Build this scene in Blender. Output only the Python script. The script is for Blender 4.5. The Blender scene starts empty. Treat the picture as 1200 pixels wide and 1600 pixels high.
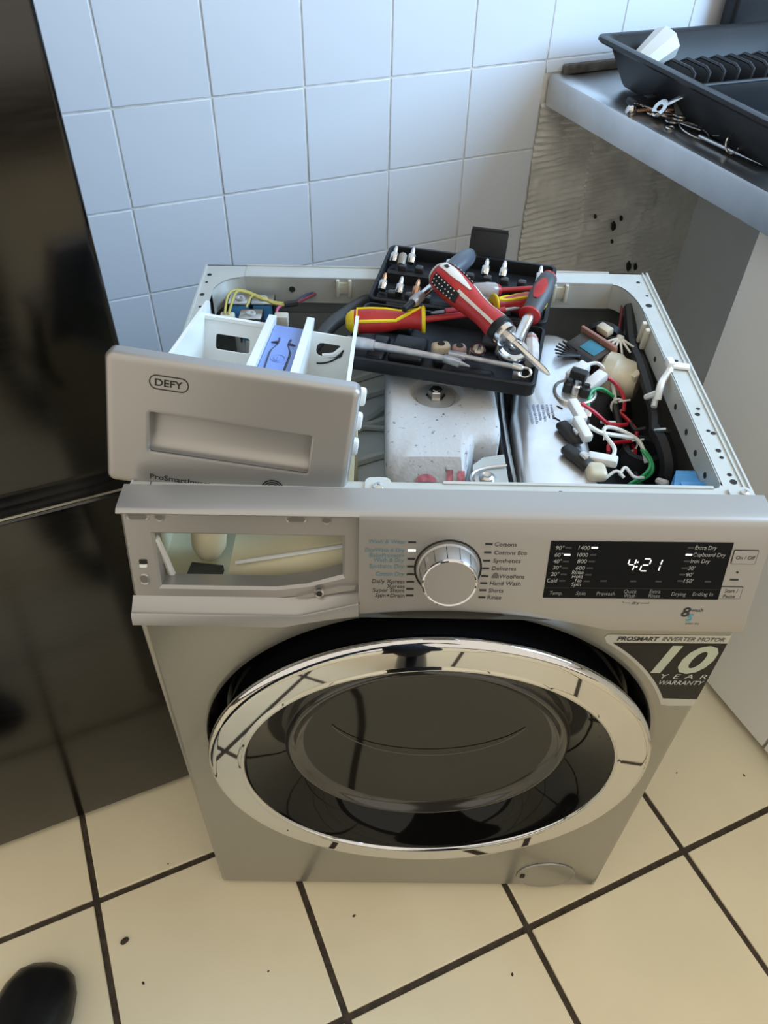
import bpy, bmesh, math, random
from mathutils import Matrix, Vector, noise
random.seed(7)
PI = math.pi
SC = bpy.context.scene
COL = SC.collection

# ------------------------------------------------------------------ camera, world, light, exposure
cam_d = bpy.data.cameras.new('camera')
cam = bpy.data.objects.new('camera', cam_d); COL.objects.link(cam); SC.camera = cam
cam_d.sensor_fit = 'VERTICAL'; cam_d.sensor_height = 36.0; cam_d.lens = 36.0 * 1227.27 / 1600.0
cam_d.clip_start = 0.01
YAW, PITCH, ROLL, CAMZ = 0.4339, 0.7780, 0.0297, 1.3176
_f = Vector((math.sin(YAW) * math.cos(PITCH), math.cos(YAW) * math.cos(PITCH), -math.sin(PITCH)))
_r = Vector((math.cos(YAW), -math.sin(YAW), 0)); _u = _r.cross(_f)
_r2 = math.cos(ROLL) * _r + math.sin(ROLL) * _u; _u2 = -math.sin(ROLL) * _r + math.cos(ROLL) * _u
cam.matrix_world = Matrix(((_r2.x, _u2.x, -_f.x, 0), (_r2.y, _u2.y, -_f.y, 0), (_r2.z, _u2.z, -_f.z, CAMZ), (0, 0, 0, 1)))

world = bpy.data.worlds.new('room_ambient'); SC.world = world; world.use_nodes = True
bg = world.node_tree.nodes['Background']
bg.inputs['Color'].default_value = (1.0, 0.92, 0.79, 1); bg.inputs['Strength'].default_value = 1.05

def area(name, loc, aim, sx, sy, power, color):
    d = bpy.data.lights.new(name, 'AREA'); d.shape = 'RECTANGLE'; d.size = sx; d.size_y = sy
    d.energy = power; d.color = color
    o = bpy.data.objects.new(name, d); COL.objects.link(o); o.location = loc
    o.rotation_euler = (Vector(aim) - Vector(loc)).to_track_quat('-Z', 'Z').to_euler()
    return o
# daylight through the window over the worktop
area('window_daylight', (1.73, 0.18, 1.60), (0.2, 0.60, 1.00), 1.05, 0.80, 48.0, (0.41, 0.68, 1.0))

SC.view_settings.view_transform = 'Standard'
SC.view_settings.look = 'None'
SC.view_settings.exposure = 0.0
SC.view_settings.gamma = 1.0
SC.view_settings.use_curve_mapping = False

# ------------------------------------------------------------------ materials
MATS = {}
def mat(name, color, rough=0.5, metal=0.0, noise_amt=0.0, noise_scale=20.0, bump=0.0, bump_scale=60.0, emit=0.0,
        coat=0.0, ior=1.5, trans=0.0, alpha=1.0, spec=0.5, rough_var=0.0, stretch=None):
    if name in MATS: return MATS[name]
    m = bpy.data.materials.new(name); m.use_nodes = True
    nt = m.node_tree; b = nt.nodes['Principled BSDF']
    c = (*color, 1.0)
    b.inputs['Base Color'].default_value = c; b.inputs['Roughness'].default_value = rough
    b.inputs['Metallic'].default_value = metal; b.inputs['IOR'].default_value = ior
    b.inputs['Coat Weight'].default_value = coat; b.inputs['Coat Roughness'].default_value = 0.08
    b.inputs['Transmission Weight'].default_value = trans; b.inputs['Alpha'].default_value = alpha
    b.inputs['Specular IOR Level'].default_value = spec
    if emit > 0:
        b.inputs['Emission Color'].default_value = c; b.inputs['Emission Strength'].default_value = emit
    tc = nt.nodes.new('ShaderNodeTexCoord'); vec = tc.outputs['Object']
    if stretch:
        mp = nt.nodes.new('ShaderNodeMapping'); mp.inputs['Scale'].default_value = stretch
        nt.links.new(vec, mp.inputs['Vector']); vec = mp.outputs['Vector']
    if noise_amt > 0 or rough_var > 0:
        n = nt.nodes.new('ShaderNodeTexNoise'); n.inputs['Scale'].default_value = noise_scale; n.inputs['Detail'].default_value = 4
        nt.links.new(vec, n.inputs['Vector'])
        if noise_amt > 0:
            r = nt.nodes.new('ShaderNodeValToRGB')
            r.color_ramp.elements[0].position = 0.3; r.color_ramp.elements[1].position = 0.7
            r.color_ramp.elements[0].color = (*[max(0, x * (1 - noise_amt)) for x in color], 1)
            r.color_ramp.elements[1].color = (*[min(1, x * (1 + noise_amt)) for x in color], 1)
            nt.links.new(n.outputs['Fac'], r.inputs['Fac']); nt.links.new(r.outputs['Color'], b.inputs['Base Color'])
        if rough_var > 0:
            mr = nt.nodes.new('ShaderNodeMapRange'); mr.inputs['To Min'].default_value = max(0.02, rough - rough_var); mr.inputs['To Max'].default_value = rough + rough_var
            nt.links.new(n.outputs['Fac'], mr.inputs['Value']); nt.links.new(mr.outputs['Result'], b.inputs['Roughness'])
    if bump > 0:
        n2 = nt.nodes.new('ShaderNodeTexNoise'); n2.inputs['Scale'].default_value = bump_scale; n2.inputs['Detail'].default_value = 5
        nt.links.new(vec, n2.inputs['Vector'])
        bp = nt.nodes.new('ShaderNodeBump'); bp.inputs['Strength'].default_value = bump; bp.inputs['Distance'].default_value = 0.002
        nt.links.new(n2.outputs['Fac'], bp.inputs['Height']); nt.links.new(bp.outputs['Normal'], b.inputs['Normal'])
    MATS[name] = m
    return m

def speckle_mat(name, base, speck, scale, thresh, rough=0.7, bump=0.3):
    m = mat(name, base, rough, bump=bump, bump_scale=220)
    nt = m.node_tree; b = nt.nodes['Principled BSDF']
    tc = nt.nodes.new('ShaderNodeTexCoord'); n = nt.nodes.new('ShaderNodeTexNoise'); n.inputs['Scale'].default_value = scale; n.inputs['Detail'].default_value = 6
    r = nt.nodes.new('ShaderNodeValToRGB'); r.color_ramp.elements[0].position = thresh; r.color_ramp.elements[1].position = thresh + 0.06
    r.color_ramp.elements[0].color = (*speck, 1); r.color_ramp.elements[1].color = (*base, 1)
    nt.links.new(tc.outputs['Object'], n.inputs['Vector']); nt.links.new(n.outputs['Fac'], r.inputs['Fac']); nt.links.new(r.outputs['Color'], b.inputs['Base Color'])
    return m

M_floor = mat('floor_tile_glaze', (0.92, 0.82, 0.585), 0.22, noise_amt=0.04, noise_scale=5, rough_var=0.06)
M_grout_f = mat('dark_floor_grout', (0.065, 0.048, 0.034), 0.9, noise_amt=0.35, noise_scale=60, bump=0.6, bump_scale=150)
M_wtile = mat('white_wall_tile_glaze', (0.735, 0.785, 0.85), 0.22, bump=0.02, bump_scale=9)
M_grout_w = mat('wall_grout', (0.66, 0.66, 0.64), 0.9, noise_amt=0.2, noise_scale=40)
M_plaster = mat('grey_tile_adhesive', (0.72, 0.71, 0.67), 0.9, noise_amt=0.16, noise_scale=14, bump=0.5, bump_scale=90)
M_paint = mat('pale_wall_paint', (0.72, 0.76, 0.80), 0.8, noise_amt=0.05, noise_scale=6)
M_white_lam = mat('white_cupboard_laminate', (0.82, 0.82, 0.80), 0.35, noise_amt=0.02, noise_scale=4)
M_dark_gap = mat('dark_gap', (0.02, 0.018, 0.015), 0.9)
M_steel = mat('worktop_stainless_steel', (0.62, 0.62, 0.62), 0.34, 1.0, noise_amt=0.10, noise_scale=14, rough_var=0.10)
M_fridge = mat('dark_brushed_fridge_steel', (0.066, 0.065, 0.065), 0.15, 1.0, noise_amt=0.05, noise_scale=30, rough_var=0.03, stretch=(1, 1, 8))
M_black_gloss = mat('black_gloss_plastic', (0.006, 0.006, 0.007), 0.12, spec=0.3)
M_black = mat('black_plastic', (0.012, 0.013, 0.015), 0.42, bump=0.15, bump_scale=300, spec=0.28)
M_black_soft = mat('black_rubber', (0.014, 0.014, 0.014), 0.6)
M_body = mat('silver_grey_paint', (0.315, 0.305, 0.265), 0.30, 0.55, coat=0.25)
M_fascia = mat('silver_fascia_plastic', (0.415, 0.40, 0.38), 0.36, 0.60)
M_rail = mat('pale_zinc_rail', (0.56, 0.565, 0.52), 0.42, 0.25, noise_amt=0.05, noise_scale=30)
M_inner = mat('inner_sheet_metal', (0.36, 0.375, 0.37), 0.5, 0.4, noise_amt=0.1, noise_scale=12)
M_chrome = mat('mirror_chrome', (0.66, 0.66, 0.67), 0.03, 1.0)
M_smoke = mat('smoked_black_door_glass', (0.004, 0.004, 0.004), 0.04, ior=1.45, spec=0.28)
M_window = mat('tinted_window_glass', (0.008, 0.007, 0.006), 0.05, ior=1.5, spec=0.34, noise_amt=0.3, noise_scale=10)
M_display = mat('display_black', (0.008, 0.009, 0.010), 0.2, spec=0.12)
M_ink = mat('black_print', (0.02, 0.02, 0.02), 0.6)
M_blueink = mat('blue_print', (0.10, 0.24, 0.30), 0.6)
M_white_ink = mat('white_print', (0.55, 0.55, 0.53), 0.6)
M_silver_ink = mat('silver_print', (0.50, 0.55, 0.47), 0.35, 0.35)
M_sticker = mat('sticker_film', (0.50, 0.49, 0.43), 0.25)
M_sticker_black = mat('sticker_black', (0.010, 0.010, 0.010), 0.3, spec=0.2)
M_led = mat('lit_white_led', (1.0, 0.98, 0.93), 0.5, emit=1.1)
M_led_off = mat('unlit_led', (0.035, 0.035, 0.035), 0.5)
M_white_pl = mat('white_moulded_plastic', (0.83, 0.86, 0.85), 0.3, noise_amt=0.02, noise_scale=20)
M_cream_pl = mat('cream_moulded_plastic', (0.76, 0.71, 0.50), 0.35, noise_amt=0.05, noise_scale=20)
M_blue_pl = mat('periwinkle_plastic', (0.18, 0.29, 0.68), 0.35)
M_blue_box = mat('bright_blue_plastic', (0.08, 0.34, 0.72), 0.4, noise_amt=0.12, noise_scale=60)
M_tub = mat('grey_tub_plastic', (0.42, 0.435, 0.41), 0.45, noise_amt=0.12, noise_scale=12)
M_conc = speckle_mat('pale_concrete', (0.52, 0.51, 0.50), (0.17, 0.16, 0.16), 150, 0.30)
M_alu = mat('stained_aluminium', (0.74, 0.73, 0.72), 0.30, 0.85, noise_amt=0.18, noise_scale=14, rough_var=0.12)
M_zinc = mat('zinc_plated_steel', (0.62, 0.61, 0.58), 0.28, 1.0, noise_amt=0.12, noise_scale=60)
M_tool_steel = mat('worn_tool_chrome', (0.66, 0.65, 0.63), 0.20, 1.0, noise_amt=0.12, noise_scale=70, rough_var=0.08)
M_old_steel = mat('dull_grey_steel', (0.42, 0.42, 0.43), 0.45, 0.8, noise_amt=0.25, noise_scale=80)
M_copper = mat('copper_coloured_steel', (0.55, 0.30, 0.18), 0.3, 0.9, noise_amt=0.15, noise_scale=80)
M_red = mat('red_handle_plastic', (0.42, 0.022, 0.022), 0.42, noise_amt=0.15, noise_scale=60, bump=0.1, bump_scale=300)
M_redshaft = mat('red_insulated_sleeve', (0.40, 0.020, 0.022), 0.4)
M_yellow = mat('yellow_handle_plastic', (0.80, 0.62, 0.015), 0.4)
M_grip_white = mat('pale_grip_inlay', (0.66, 0.63, 0.58), 0.45, noise_amt=0.1, noise_scale=50)
M_grip_grey = mat('charcoal_grip', (0.055, 0.06, 0.065), 0.5)
M_navy_grip = mat('blue_grey_handle', (0.07, 0.085, 0.11), 0.38)
M_clear = mat('clear_handle_plastic', (0.75, 0.72, 0.72), 0.12, trans=0.55, ior=1.45)
M_cream_motor = mat('aged_cream_motor_plastic', (0.55, 0.49, 0.36), 0.42, noise_amt=0.3, noise_scale=18, bump=0.2)
M_core = mat('brown_black_motor_core', (0.045, 0.035, 0.03), 0.5, noise_amt=0.3, noise_scale=50)
M_pinkplate = mat('copper_pink_plate', (0.38, 0.19, 0.15), 0.5, noise_amt=0.2, noise_scale=40)
M_teal = mat('teal_label', (0.03, 0.20, 0.30), 0.45)
M_wire_red = mat('red_wire', (0.50, 0.015, 0.03), 0.4)
M_wire_white = mat('white_wire', (0.72, 0.71, 0.66), 0.4)
M_wire_green = mat('green_wire', (0.02, 0.32, 0.10), 0.4)
M_wire_yellow = mat('yellow_wire', (0.50, 0.44, 0.12), 0.45)
M_wire_blue = mat('dark_blue_wire', (0.02, 0.025, 0.06), 0.45)
M_terminal = mat('white_terminal_sleeve', (0.74, 0.74, 0.72), 0.35, noise_amt=0.06, noise_scale=70)
M_beige_clip = mat('beige_clip_plastic', (0.60, 0.58, 0.48), 0.45)
M_pink = mat('dusty_pink_print', (0.45, 0.14, 0.16), 0.8, noise_amt=0.5, noise_scale=160)
M_hose = mat('dark_grey_hose', (0.05, 0.055, 0.06), 0.5)
M_rack = mat('dark_grey_rack_plastic', (0.016, 0.0175, 0.020), 0.42, noise_amt=0.15, noise_scale=20, spec=0.3)
M_clothes = mat('dark_navy_cloth', (0.010, 0.012, 0.017), 0.9, bump=0.3, bump_scale=300)
M_skin = mat('brown_skin', (0.20, 0.11, 0.07), 0.55)
M_dirt = mat('brown_grime', (0.05, 0.035, 0.02), 0.8)

# ------------------------------------------------------------------ mesh helpers
class MB:
    def __init__(s): s.v = []; s.f = []; s.m = []; s.cur = 0
    def add(s, verts, faces, M=None):
        o = len(s.v)
        s.v += [tuple(M @ Vector(p)) if M is not None else tuple(p) for p in verts]
        for f in faces: s.f.append(tuple(i + o for i in f)); s.m.append(s.cur)
        return s
    def box(s, c, d, M=None, R=None):
        x, y, z = d[0] / 2, d[1] / 2, d[2] / 2
        vs = [Vector((a * x, b * y, e * z)) for e in (-1, 1) for a, b in ((-1, -1), (1, -1), (1, 1), (-1, 1))]
        if R is not None: vs = [R @ v for v in vs]
        vs = [v + Vector(c) for v in vs]
        return s.add(vs, [(3, 2, 1, 0), (4, 5, 6, 7), (0, 1, 5, 4), (1, 2, 6, 5), (2, 3, 7, 6), (3, 0, 4, 7)], M)
    def bb(s, x0, x1, y0, y1, z0, z1, M=None): return s.box(((x0 + x1) / 2, (y0 + y1) / 2, (z0 + z1) / 2), (abs(x1 - x0), abs(y1 - y0), abs(z1 - z0)), M)
    def rbox(s, c, d, r=0.003, seg=2, M=None, R=None):
        bm = bmesh.new(); bmesh.ops.create_cube(bm, size=1.0)
        for v in bm.verts: v.co = Vector((v.co.x * d[0], v.co.y * d[1], v.co.z * d[2]))
        bmesh.ops.bevel(bm, geom=bm.edges[:], offset=min(r, min(d) * 0.49), segments=seg, affect='EDGES', profile=0.5)
        bm.verts.index_update()
        vs = [(R @ v.co if R is not None else v.co) + Vector(c) for v in bm.verts]; fs = [[v.index for v in f.verts] for f in bm.faces]; bm.free()
        return s.add(vs, fs, M)
    def tube(s, pts, r, seg=10, M=None, closed=False, cap=True):
        pts = [Vector(p) for p in pts]; n = len(pts)
        rs = r if isinstance(r, (list, tuple)) else [r] * n
        vs = []; prev = None
        for i, p in enumerate(pts):
            if closed: t = pts[(i + 1) % n] - pts[i - 1]
            else: t = pts[min(i + 1, n - 1)] - pts[max(i - 1, 0)]
            t = t.normalized() if t.length > 1e-9 else Vector((0, 0, 1))
            if prev is None:
                a = Vector((0, 0, 1)) if abs(t.z) < 0.9 else Vector((1, 0, 0)); nrm = (a - t * a.dot(t)).normalized()
            else:
                nrm = prev - t * prev.dot(t); nrm = nrm.normalized() if nrm.length > 1e-6 else prev
            prev = nrm; b = t.cross(nrm)
            for k in range(seg):
                a = 2 * PI * k / seg; vs.append(p + (nrm * math.cos(a) + b * math.sin(a)) * rs[i])
        fs = []
        for i in range(n if closed else n - 1):
            j = (i + 1) % n
            for k in range(seg):
                l = (k + 1) % seg; fs.append((i * seg + k, i * seg + l, j * seg + l, j * seg + k))
        if cap and not closed: fs.append(tuple(range(seg))[::-1]); fs.append(tuple((n - 1) * seg + k for k in range(seg)))
        return s.add(vs, fs, M)
    def lathe(s, prof, o, d, seg=32, M=None, cap=True, sq=None):
        # prof: list of (distance along axis, radius)
        o = Vector(o); d = Vector(d).normalized()
        a = Vector((0, 0, 1)) if abs(d.z) < 0.9 else Vector((1, 0, 0)); u = (a - d * a.dot(d)).normalized(); w = d.cross(u)
        vs = []
        for t, r in prof:
            for k in range(seg):
                an = 2 * PI * k / seg
                kk = 1.0 if sq is None else sq(an)
                vs.append(o + d * t + (u * math.cos(an) + w * math.sin(an)) * (r * kk))
        fs = []
        for i in range(len(prof) - 1):
            for k in range(seg):
                l = (k + 1) % seg; fs.append((i * seg + k, (i + 1) * seg + k, (i + 1) * seg + l, i * seg + l))
        if cap:
            if prof[0][1] > 1e-5: fs.append(tuple(range(seg)))
            if prof[-1][1] > 1e-5: fs.append(tuple((len(prof) - 1) * seg + k for k in range(seg))[::-1])
        return s.add(vs, fs, M)
    def prism(s, poly, h0, h1, M=None, axis='z'):
        n = len(poly)
        def P(a, b, h): return (a, b, h) if axis == 'z' else ((a, h, b) if axis == 'y' else (h, a, b))
        vs = [P(a, b, h0) for a, b in poly] + [P(a, b, h1) for a, b in poly]
        fs = [tuple(range(n))[::-1], tuple(range(n, 2 * n))] + [(i, (i + 1) % n, (i + 1) % n + n, i + n) for i in range(n)]
        return s.add(vs, fs, M)
    def grid(s, rows, M=None, closed=False):
        nr, nc = len(rows), len(rows[0]); vs = [p for r in rows for p in r]; fs = []
        for i in range(nr - 1):
            for k in range(nc if closed else nc - 1):
                l = (k + 1) % nc; fs.append((i * nc + k, i * nc + l, (i + 1) * nc + l, (i + 1) * nc + k))
        return s.add(vs, fs, M)
    def build(s, name, mats, parent=None, origin=None, smooth=35, fix=True, label=None):
        me = bpy.data.meshes.new(name)
        o_ = Vector(origin) if origin is not None else Vector((0, 0, 0))
        me.from_pydata([Vector(p) - o_ for p in s.v], [], s.f)
        mats = mats if isinstance(mats, (list, tuple)) else [mats]
        for m in mats: me.materials.append(m)
        me.polygons.foreach_set('material_index', [min(i, len(mats) - 1) for i in s.m])
        if fix:
            bm = bmesh.new(); bm.from_mesh(me); bmesh.ops.recalc_face_normals(bm, faces=bm.faces[:]); bm.to_mesh(me); bm.free()
        if smooth:
            me.polygons.foreach_set('use_smooth', [True] * len(me.polygons)); me.set_sharp_from_angle(angle=math.radians(smooth))
        me.update()
        o = bpy.data.objects.new(name, me); COL.objects.link(o)
        if parent is not None: o.parent = parent
        elif origin is not None: o.location = o_
        if label: o['label'] = label
        return o

def circ(cx, cy, r, n=24, a0=0): return [(cx + r * math.cos(a0 + 2 * PI * k / n), cy + r * math.sin(a0 + 2 * PI * k / n)) for k in range(n)]
def rrect(x0, x1, y0, y1, r, n=5):
    out = []
    for cx, cy, a in ((x1 - r, y1 - r, 0), (x0 + r, y1 - r, PI / 2), (x0 + r, y0 + r, PI), (x1 - r, y0 + r, 1.5 * PI)):
        for k in range(n + 1): out.append((cx + r * math.cos(a + PI / 2 * k / n), cy + r * math.sin(a + PI / 2 * k / n)))
    return out
def smooth_path(pts, n=8):
    P = [Vector(p) for p in pts]; out = []
    for i in range(len(P) - 1):
        p0, p1, p2, p3 = P[max(i - 1, 0)], P[i], P[i + 1], P[min(i + 2, len(P) - 1)]
        for k in range(n):
            t = k / n
            out.append(0.5 * ((2 * p1) + (p2 - p0) * t + (2 * p0 - 5 * p1 + 4 * p2 - p3) * t * t + (3 * p1 - p0 - 3 * p2 + p3) * t ** 3))
    out.append(P[-1]); return out
def align(d, up=(0, 0, 1)):
    """3x3: local X along d, Z close to up"""
    x = Vector(d).normalized(); z = Vector(up); z = (z - x * z.dot(x)).normalized(); y = z.cross(x)
    return Matrix((x, y, z)).transposed()
def ring_plate(mb, outer, inner, h0, h1, M=None, axis='y'):
    """plate with a hole; outer and inner loops have equal counts"""
    n = len(outer)
    def P(a, b, h): return (a, b, h) if axis == 'z' else ((a, h, b) if axis == 'y' else (h, a, b))
    vs = [P(a, b, h) for h in (h0, h1) for loop in (outer, inner) for a, b in loop]
    fs = []
    for i in range(n):
        j = (i + 1) % n
        fs += [(i, j, n + j, n + i), (2 * n + i, 3 * n + i, 3 * n + j, 2 * n + j), (i, 2 * n + i, 2 * n + j, j), (n + i, n + j, 3 * n + j, 3 * n + i)]
    return mb.add(vs, fs, M)

def text_geo(body, width=None, height=0.005, shear=0.0, bold=0.0, align_x='LEFT', space=1.0):
    cu = bpy.data.curves.new('tmp', 'FONT'); cu.body = body; cu.size = 1.0; cu.shear = shear; cu.offset = bold; cu.space_character = space; cu.resolution_u = 3
    ob = bpy.data.objects.new('tmp', cu)
    me = ob.to_mesh(); vs = [v.co.copy() for v in me.vertices]; fs = [tuple(p.vertices) for p in me.polygons]
    ob.to_mesh_clear(); bpy.data.objects.remove(ob); bpy.data.curves.remove(cu)
    if not vs: return [], []
    x0 = min(v.x for v in vs); x1 = max(v.x for v in vs)
    k = height / 0.70; kx = (width / (x1 - x0)) if width else k
    vs = [((v.x - x0) * kx, v.y * k) for v in vs]
    return vs, fs

def thing(name, label, cat, loc=(0, 0, 0), rotz=0, group=None):
    o = bpy.data.objects.new(name, None); COL.objects.link(o); o.empty_display_size = 0.05
    o.location = loc; o.rotation_euler = (0, 0, rotz); o['label'] = label; o['category'] = cat
    if group: o['group'] = group
    return o
def tag(o, label, cat, group=None):
    o['label'] = label; o['category'] = cat
    if group: o['group'] = group
    return o
def struct(o): o['kind'] = 'structure'; return o
def inst(src, name, parent, loc=(0, 0, 0), rot=(0, 0, 0), scale=(1, 1, 1)):
    o = src.copy(); o.name = name; COL.objects.link(o); o.parent = parent; o.location = loc; o.rotation_euler = rot; o.scale = scale
    return o

# ------------------------------------------------------------------ room
YW = 1.2928                      # tiled wall
T, FU, FV = 0.3038, -0.2091, 0.2807
mb = MB(); mb.bb(-2.2, 2.6, -2.6, YW + 0.1, -0.06, -0.0035)
floor = struct(mb.build('floor', M_grout_f, smooth=0)); floor['label'] = 'cream square floor tiles with wide dark brown joints'
mb = MB(); g = 0.0048
for_tile = MB().rbox((0, 0, -0.004), (T - 2 * g, T - 2 * g, 0.008), 0.0016, 2).build('floor_tile', M_floor, floor, None, 20)
first = True
for j in range(-6, 3):
    for i in range(-4, 5):
        x, y = FU + (i + 0.5) * T, FV + (j + 0.5) * T
        if y > YW - 0.1: continue
        dz = random.uniform(-0.0006, 0.0003); tl = (random.uniform(-.0012, .0012), random.uniform(-.0012, .0012), 0)
        if first: for_tile.location = (x, y, dz); for_tile.rotation_euler = tl; first = False
        else: inst(for_tile, 'floor_tile', floor, (x, y, dz), tl)

yb0, yb1 = FV + 3 * T + g, YW - 0.002     # row of cut tiles along the wall
for i in range(-4, 5): inst(for_tile, 'floor_tile', floor, (FU + (i + 0.5) * T, (yb0 + yb1) / 2, 0), (0, 0, 0), (1, (yb1 - yb0) / (T - 2 * g), 1))

mb = MB(); mb.bb(-1.2, 1.86, YW + 0.0004, YW + 0.12, 0, 2.4)
wall = struct(mb.build('wall_back', M_grout_w, smooth=0)); wall['label'] = 'glossy white square tiled wall behind the washing machine'
S, U0, V0 = 0.15, 0.1376, 0.9206
wt = MB().rbox((0, 0.004, 0), (S - 0.0030, 0.008, S - 0.0030), 0.0013, 2).build('wall_tile', M_wtile, wall, None, 20)
first = True
def put_tile(x, z, sx=1, sz=1):
    global first
    loc = (x, YW - 0.0012 + random.uniform(-0.0003, 0.0003), z); rot = (random.uniform(-.0005, .0005), 0, random.uniform(-.0005, .0005))
    if first: wt.location = loc; wt.rotation_euler = rot; first = False
    else: inst(wt, 'wall_tile', wall, loc, rot, (sx, 1, sz))
for i in range(-3, 5):
    for j in range(-4, 4): put_tile(U0 + (i + 0.5) * S, V0 - (j + 0.5) * S)
for i in range(5, 11):
    for j in range(-4, 0): put_tile(U0 + (i + 0.5) * S, V0 - (j + 0.5) * S)
for i in range(5, 11): put_tile(U0 + (i + 0.5) * S, V0 - 0.011, 1, 0.13)
# bare combed adhesive under the worktop, where no tile was laid
PX0, PX1, PZ1 = U0 + 5 * S, 1.36, 0.85
mb = MB(); nx, nz = 150, 300; rows = []
for b in range(nz + 1):
    z = PZ1 * b / nz; row = []
    for a in range(nx + 1):
        x = PX0 + (PX1 - PX0) * a / nx
        px = int((x - PX0) / 0.15 + 0.25 * noise.noise((x * 5, z * 5, 3))); pz = int(z / 0.15 + 0.2 * noise.noise((x * 4, z * 6, 8)))
        h = (px * 7 + pz * 13) % 5
        tilt = (-0.08, 0.02, 0.06, 0.12, -0.02)[h]
        amp = 0.0034 * max(0.0, min(1.0, 0.60 + 1.5 * noise.noise((x * 9, z * 9, 1))))
        rib = amp * math.sin((z - tilt * x) * 2 * PI / 0.0125)
        blob = 0.012 * max(0, noise.noise((x * 22, z * 22, 5)) - 0.22) + 0.0016 * noise.noise((x * 60, z * 60, 2)) + 0.003 * noise.noise((x * 6, z * 6, 9))
        edge = min(abs((x - PX0) / 0.15 % 1 - 0.0), 1 - (x - PX0) / 0.15 % 1)
        seam = 0.0035 * math.exp(-(edge / 0.05) ** 2) * (0.6 + noise.noise((x * 30, z * 30, 4)))
        row.append((x, YW - 0.002 - rib - blob - seam, z))
    rows.append(row)
mb.grid(rows); mb.build('adhesive_bed', M_plaster, wall, label='bare grey combed tile adhesive', fix=False)
hm = MB()
for (x, z, r) in ((1.115, 0.585, 0.009), (1.13, 0.60, 0.005), (1.12, 0.55, 0.004), (1.06, 0.615, 0.004), (1.185, 0.48, 0.010), (1.205, 0.475, 0.007), (1.17, 0.43, 0.006)):
    hm.lathe([(0, r * 1.0), (0.004, r * 0.7)], (x, YW - 0.008, z), (0.2, -1, 0.1), 8, sq=lambda a: 1 + 0.35 * math.sin(2 * a + 1))
hm.build('chipped_hole', M_dark_gap, wall)

# right side: wall with the window over the worktop (out of frame), low painted pier under the worktop
mb = MB(); mb.bb(1.78, 1.86, -1.2, -0.38, 0, 2.4); mb.bb(1.78, 1.86, 0.74, YW + 0.1, 0, 2.4); mb.bb(1.78, 1.86, -0.38, 0.74, 0, 1.15); mb.bb(1.78, 1.86, -0.38, 0.74, 2.05, 2.4)
struct(mb.build('wall_right', M_paint, smooth=0))['label'] = 'painted wall with the window above the worktop'
wn = thing('window_1', 'window above the worktop', 'window'); del wn['category']; struct(wn)
mb = MB(); ring_plate(mb, rrect(-0.38, 0.74, 1.15, 2.05, 0.001, 1), rrect(-0.34, 0.70, 1.19, 2.01, 0.001, 1), 1.79, 1.84, axis='x'); mb.build('window_frame', M_white_lam, wn, smooth=0)
mb = MB(); mb.bb(1.335, 1.78, 0.30, YW, 0, 0.845)
struct(mb.build('wall_side', M_paint, smooth=0))['label'] = 'grey painted side wall in the bay under the worktop'

# cupboard under the worktop
cb = thing('base_cupboard', 'white laminate base cupboard under the steel worktop', 'cupboard', (0.945, 0.78, 0))
def CB(b, n, m, lab=None, smooth=30): return b.build(n, m, cb, (0.945, 0.78, 0), smooth, label=lab)
CB(MB().bb(0.963, 1.334, -1.0, 0.778, 0.03, 0.846), 'carcass', M_white_lam)
for y0, y1 in ((0.372, 0.779), (-0.06, 0.367), (-0.49, -0.065)):
    CB(MB().rbox((0.954, (y0 + y1) / 2, 0.433), (0.018, y1 - y0, 0.822), 0.002), 'cupboard_door', M_white_lam, None, 20)
CB(MB().bb(0.975, 1.32, -1.0, 0.76, 0.0, 0.03), 'plinth', M_dark_gap)

# steel worktop
ct = thing('worktop', 'brushed stainless steel worktop with folded front edge', 'worktop', (0.9, 0.6, 0.845))
mb = MB(); rows = []
prof = [(1.775, 0.880), (1.775, 0.898), (0.935, 0.896), (0.925, 0.8985), (0.903, 0.8985), (0.897, 0.8965), (0.895, 0.892), (0.895, 0.848), (0.898, 0.846), (0.915, 0.846), (0.915, 0.880), (1.775, 0.880)]
for y in (-1.0, 0.2, 0.8, YW - 0.006): rows.append([(a, y, b) for a, b in prof])
mb.grid(rows, closed=True); mb.f.append(tuple(range(len(prof)))); mb.m.append(0); mb.f.append(tuple(3 * len(prof) + k for k in range(len(prof)))); mb.m.append(0)
mb.build('steel_sheet', M_steel, ct, (0.9, 0.6, 0.845), 40)
MB().rbox((1.25, YW - 0.009, 0.905), (0.66, 0.012, 0.016), 0.004).build('sealant_bead', mat('grimy_sealant', (0.10, 0.095, 0.085), 0.7, noise_amt=0.5, noise_scale=40), ct, (0.9, 0.6, 0.845))

# fridge
FY, FX = 0.7275, 0.0385
fr = thing('fridge', 'dark brushed steel fridge freezer beside the washing machine', 'fridge', (-0.3, 1.0, 0))
fo = (-0.3, 1.0, 0)
MB().bb(-0.66, FX - 0.006, FY + 0.065, YW - 0.03, 0.02, 1.72).build('cabinet', mat('fridge_side_grey', (0.10, 0.10, 0.105), 0.35, 0.6), fr, fo)
MB().rbox(((-0.665 + FX) / 2, FY + 0.03, (0.722 + 1.74) / 2), (FX + 0.665, 0.06, 1.74 - 0.722), 0.006, 3).build('upper_door', M_fridge, fr, fo, 15)
MB().rbox(((-0.665 + FX) / 2, FY + 0.03, (0.012 + 0.686) / 2), (FX + 0.665, 0.06, 0.674), 0.006, 3).build('lower_door', M_fridge, fr, fo, 15)
MB().bb(-0.66, FX - 0.004, FY + 0.02, FY + 0.064, 0.68, 0.73).build('handle_recess', M_black_gloss, fr, fo)
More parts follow.
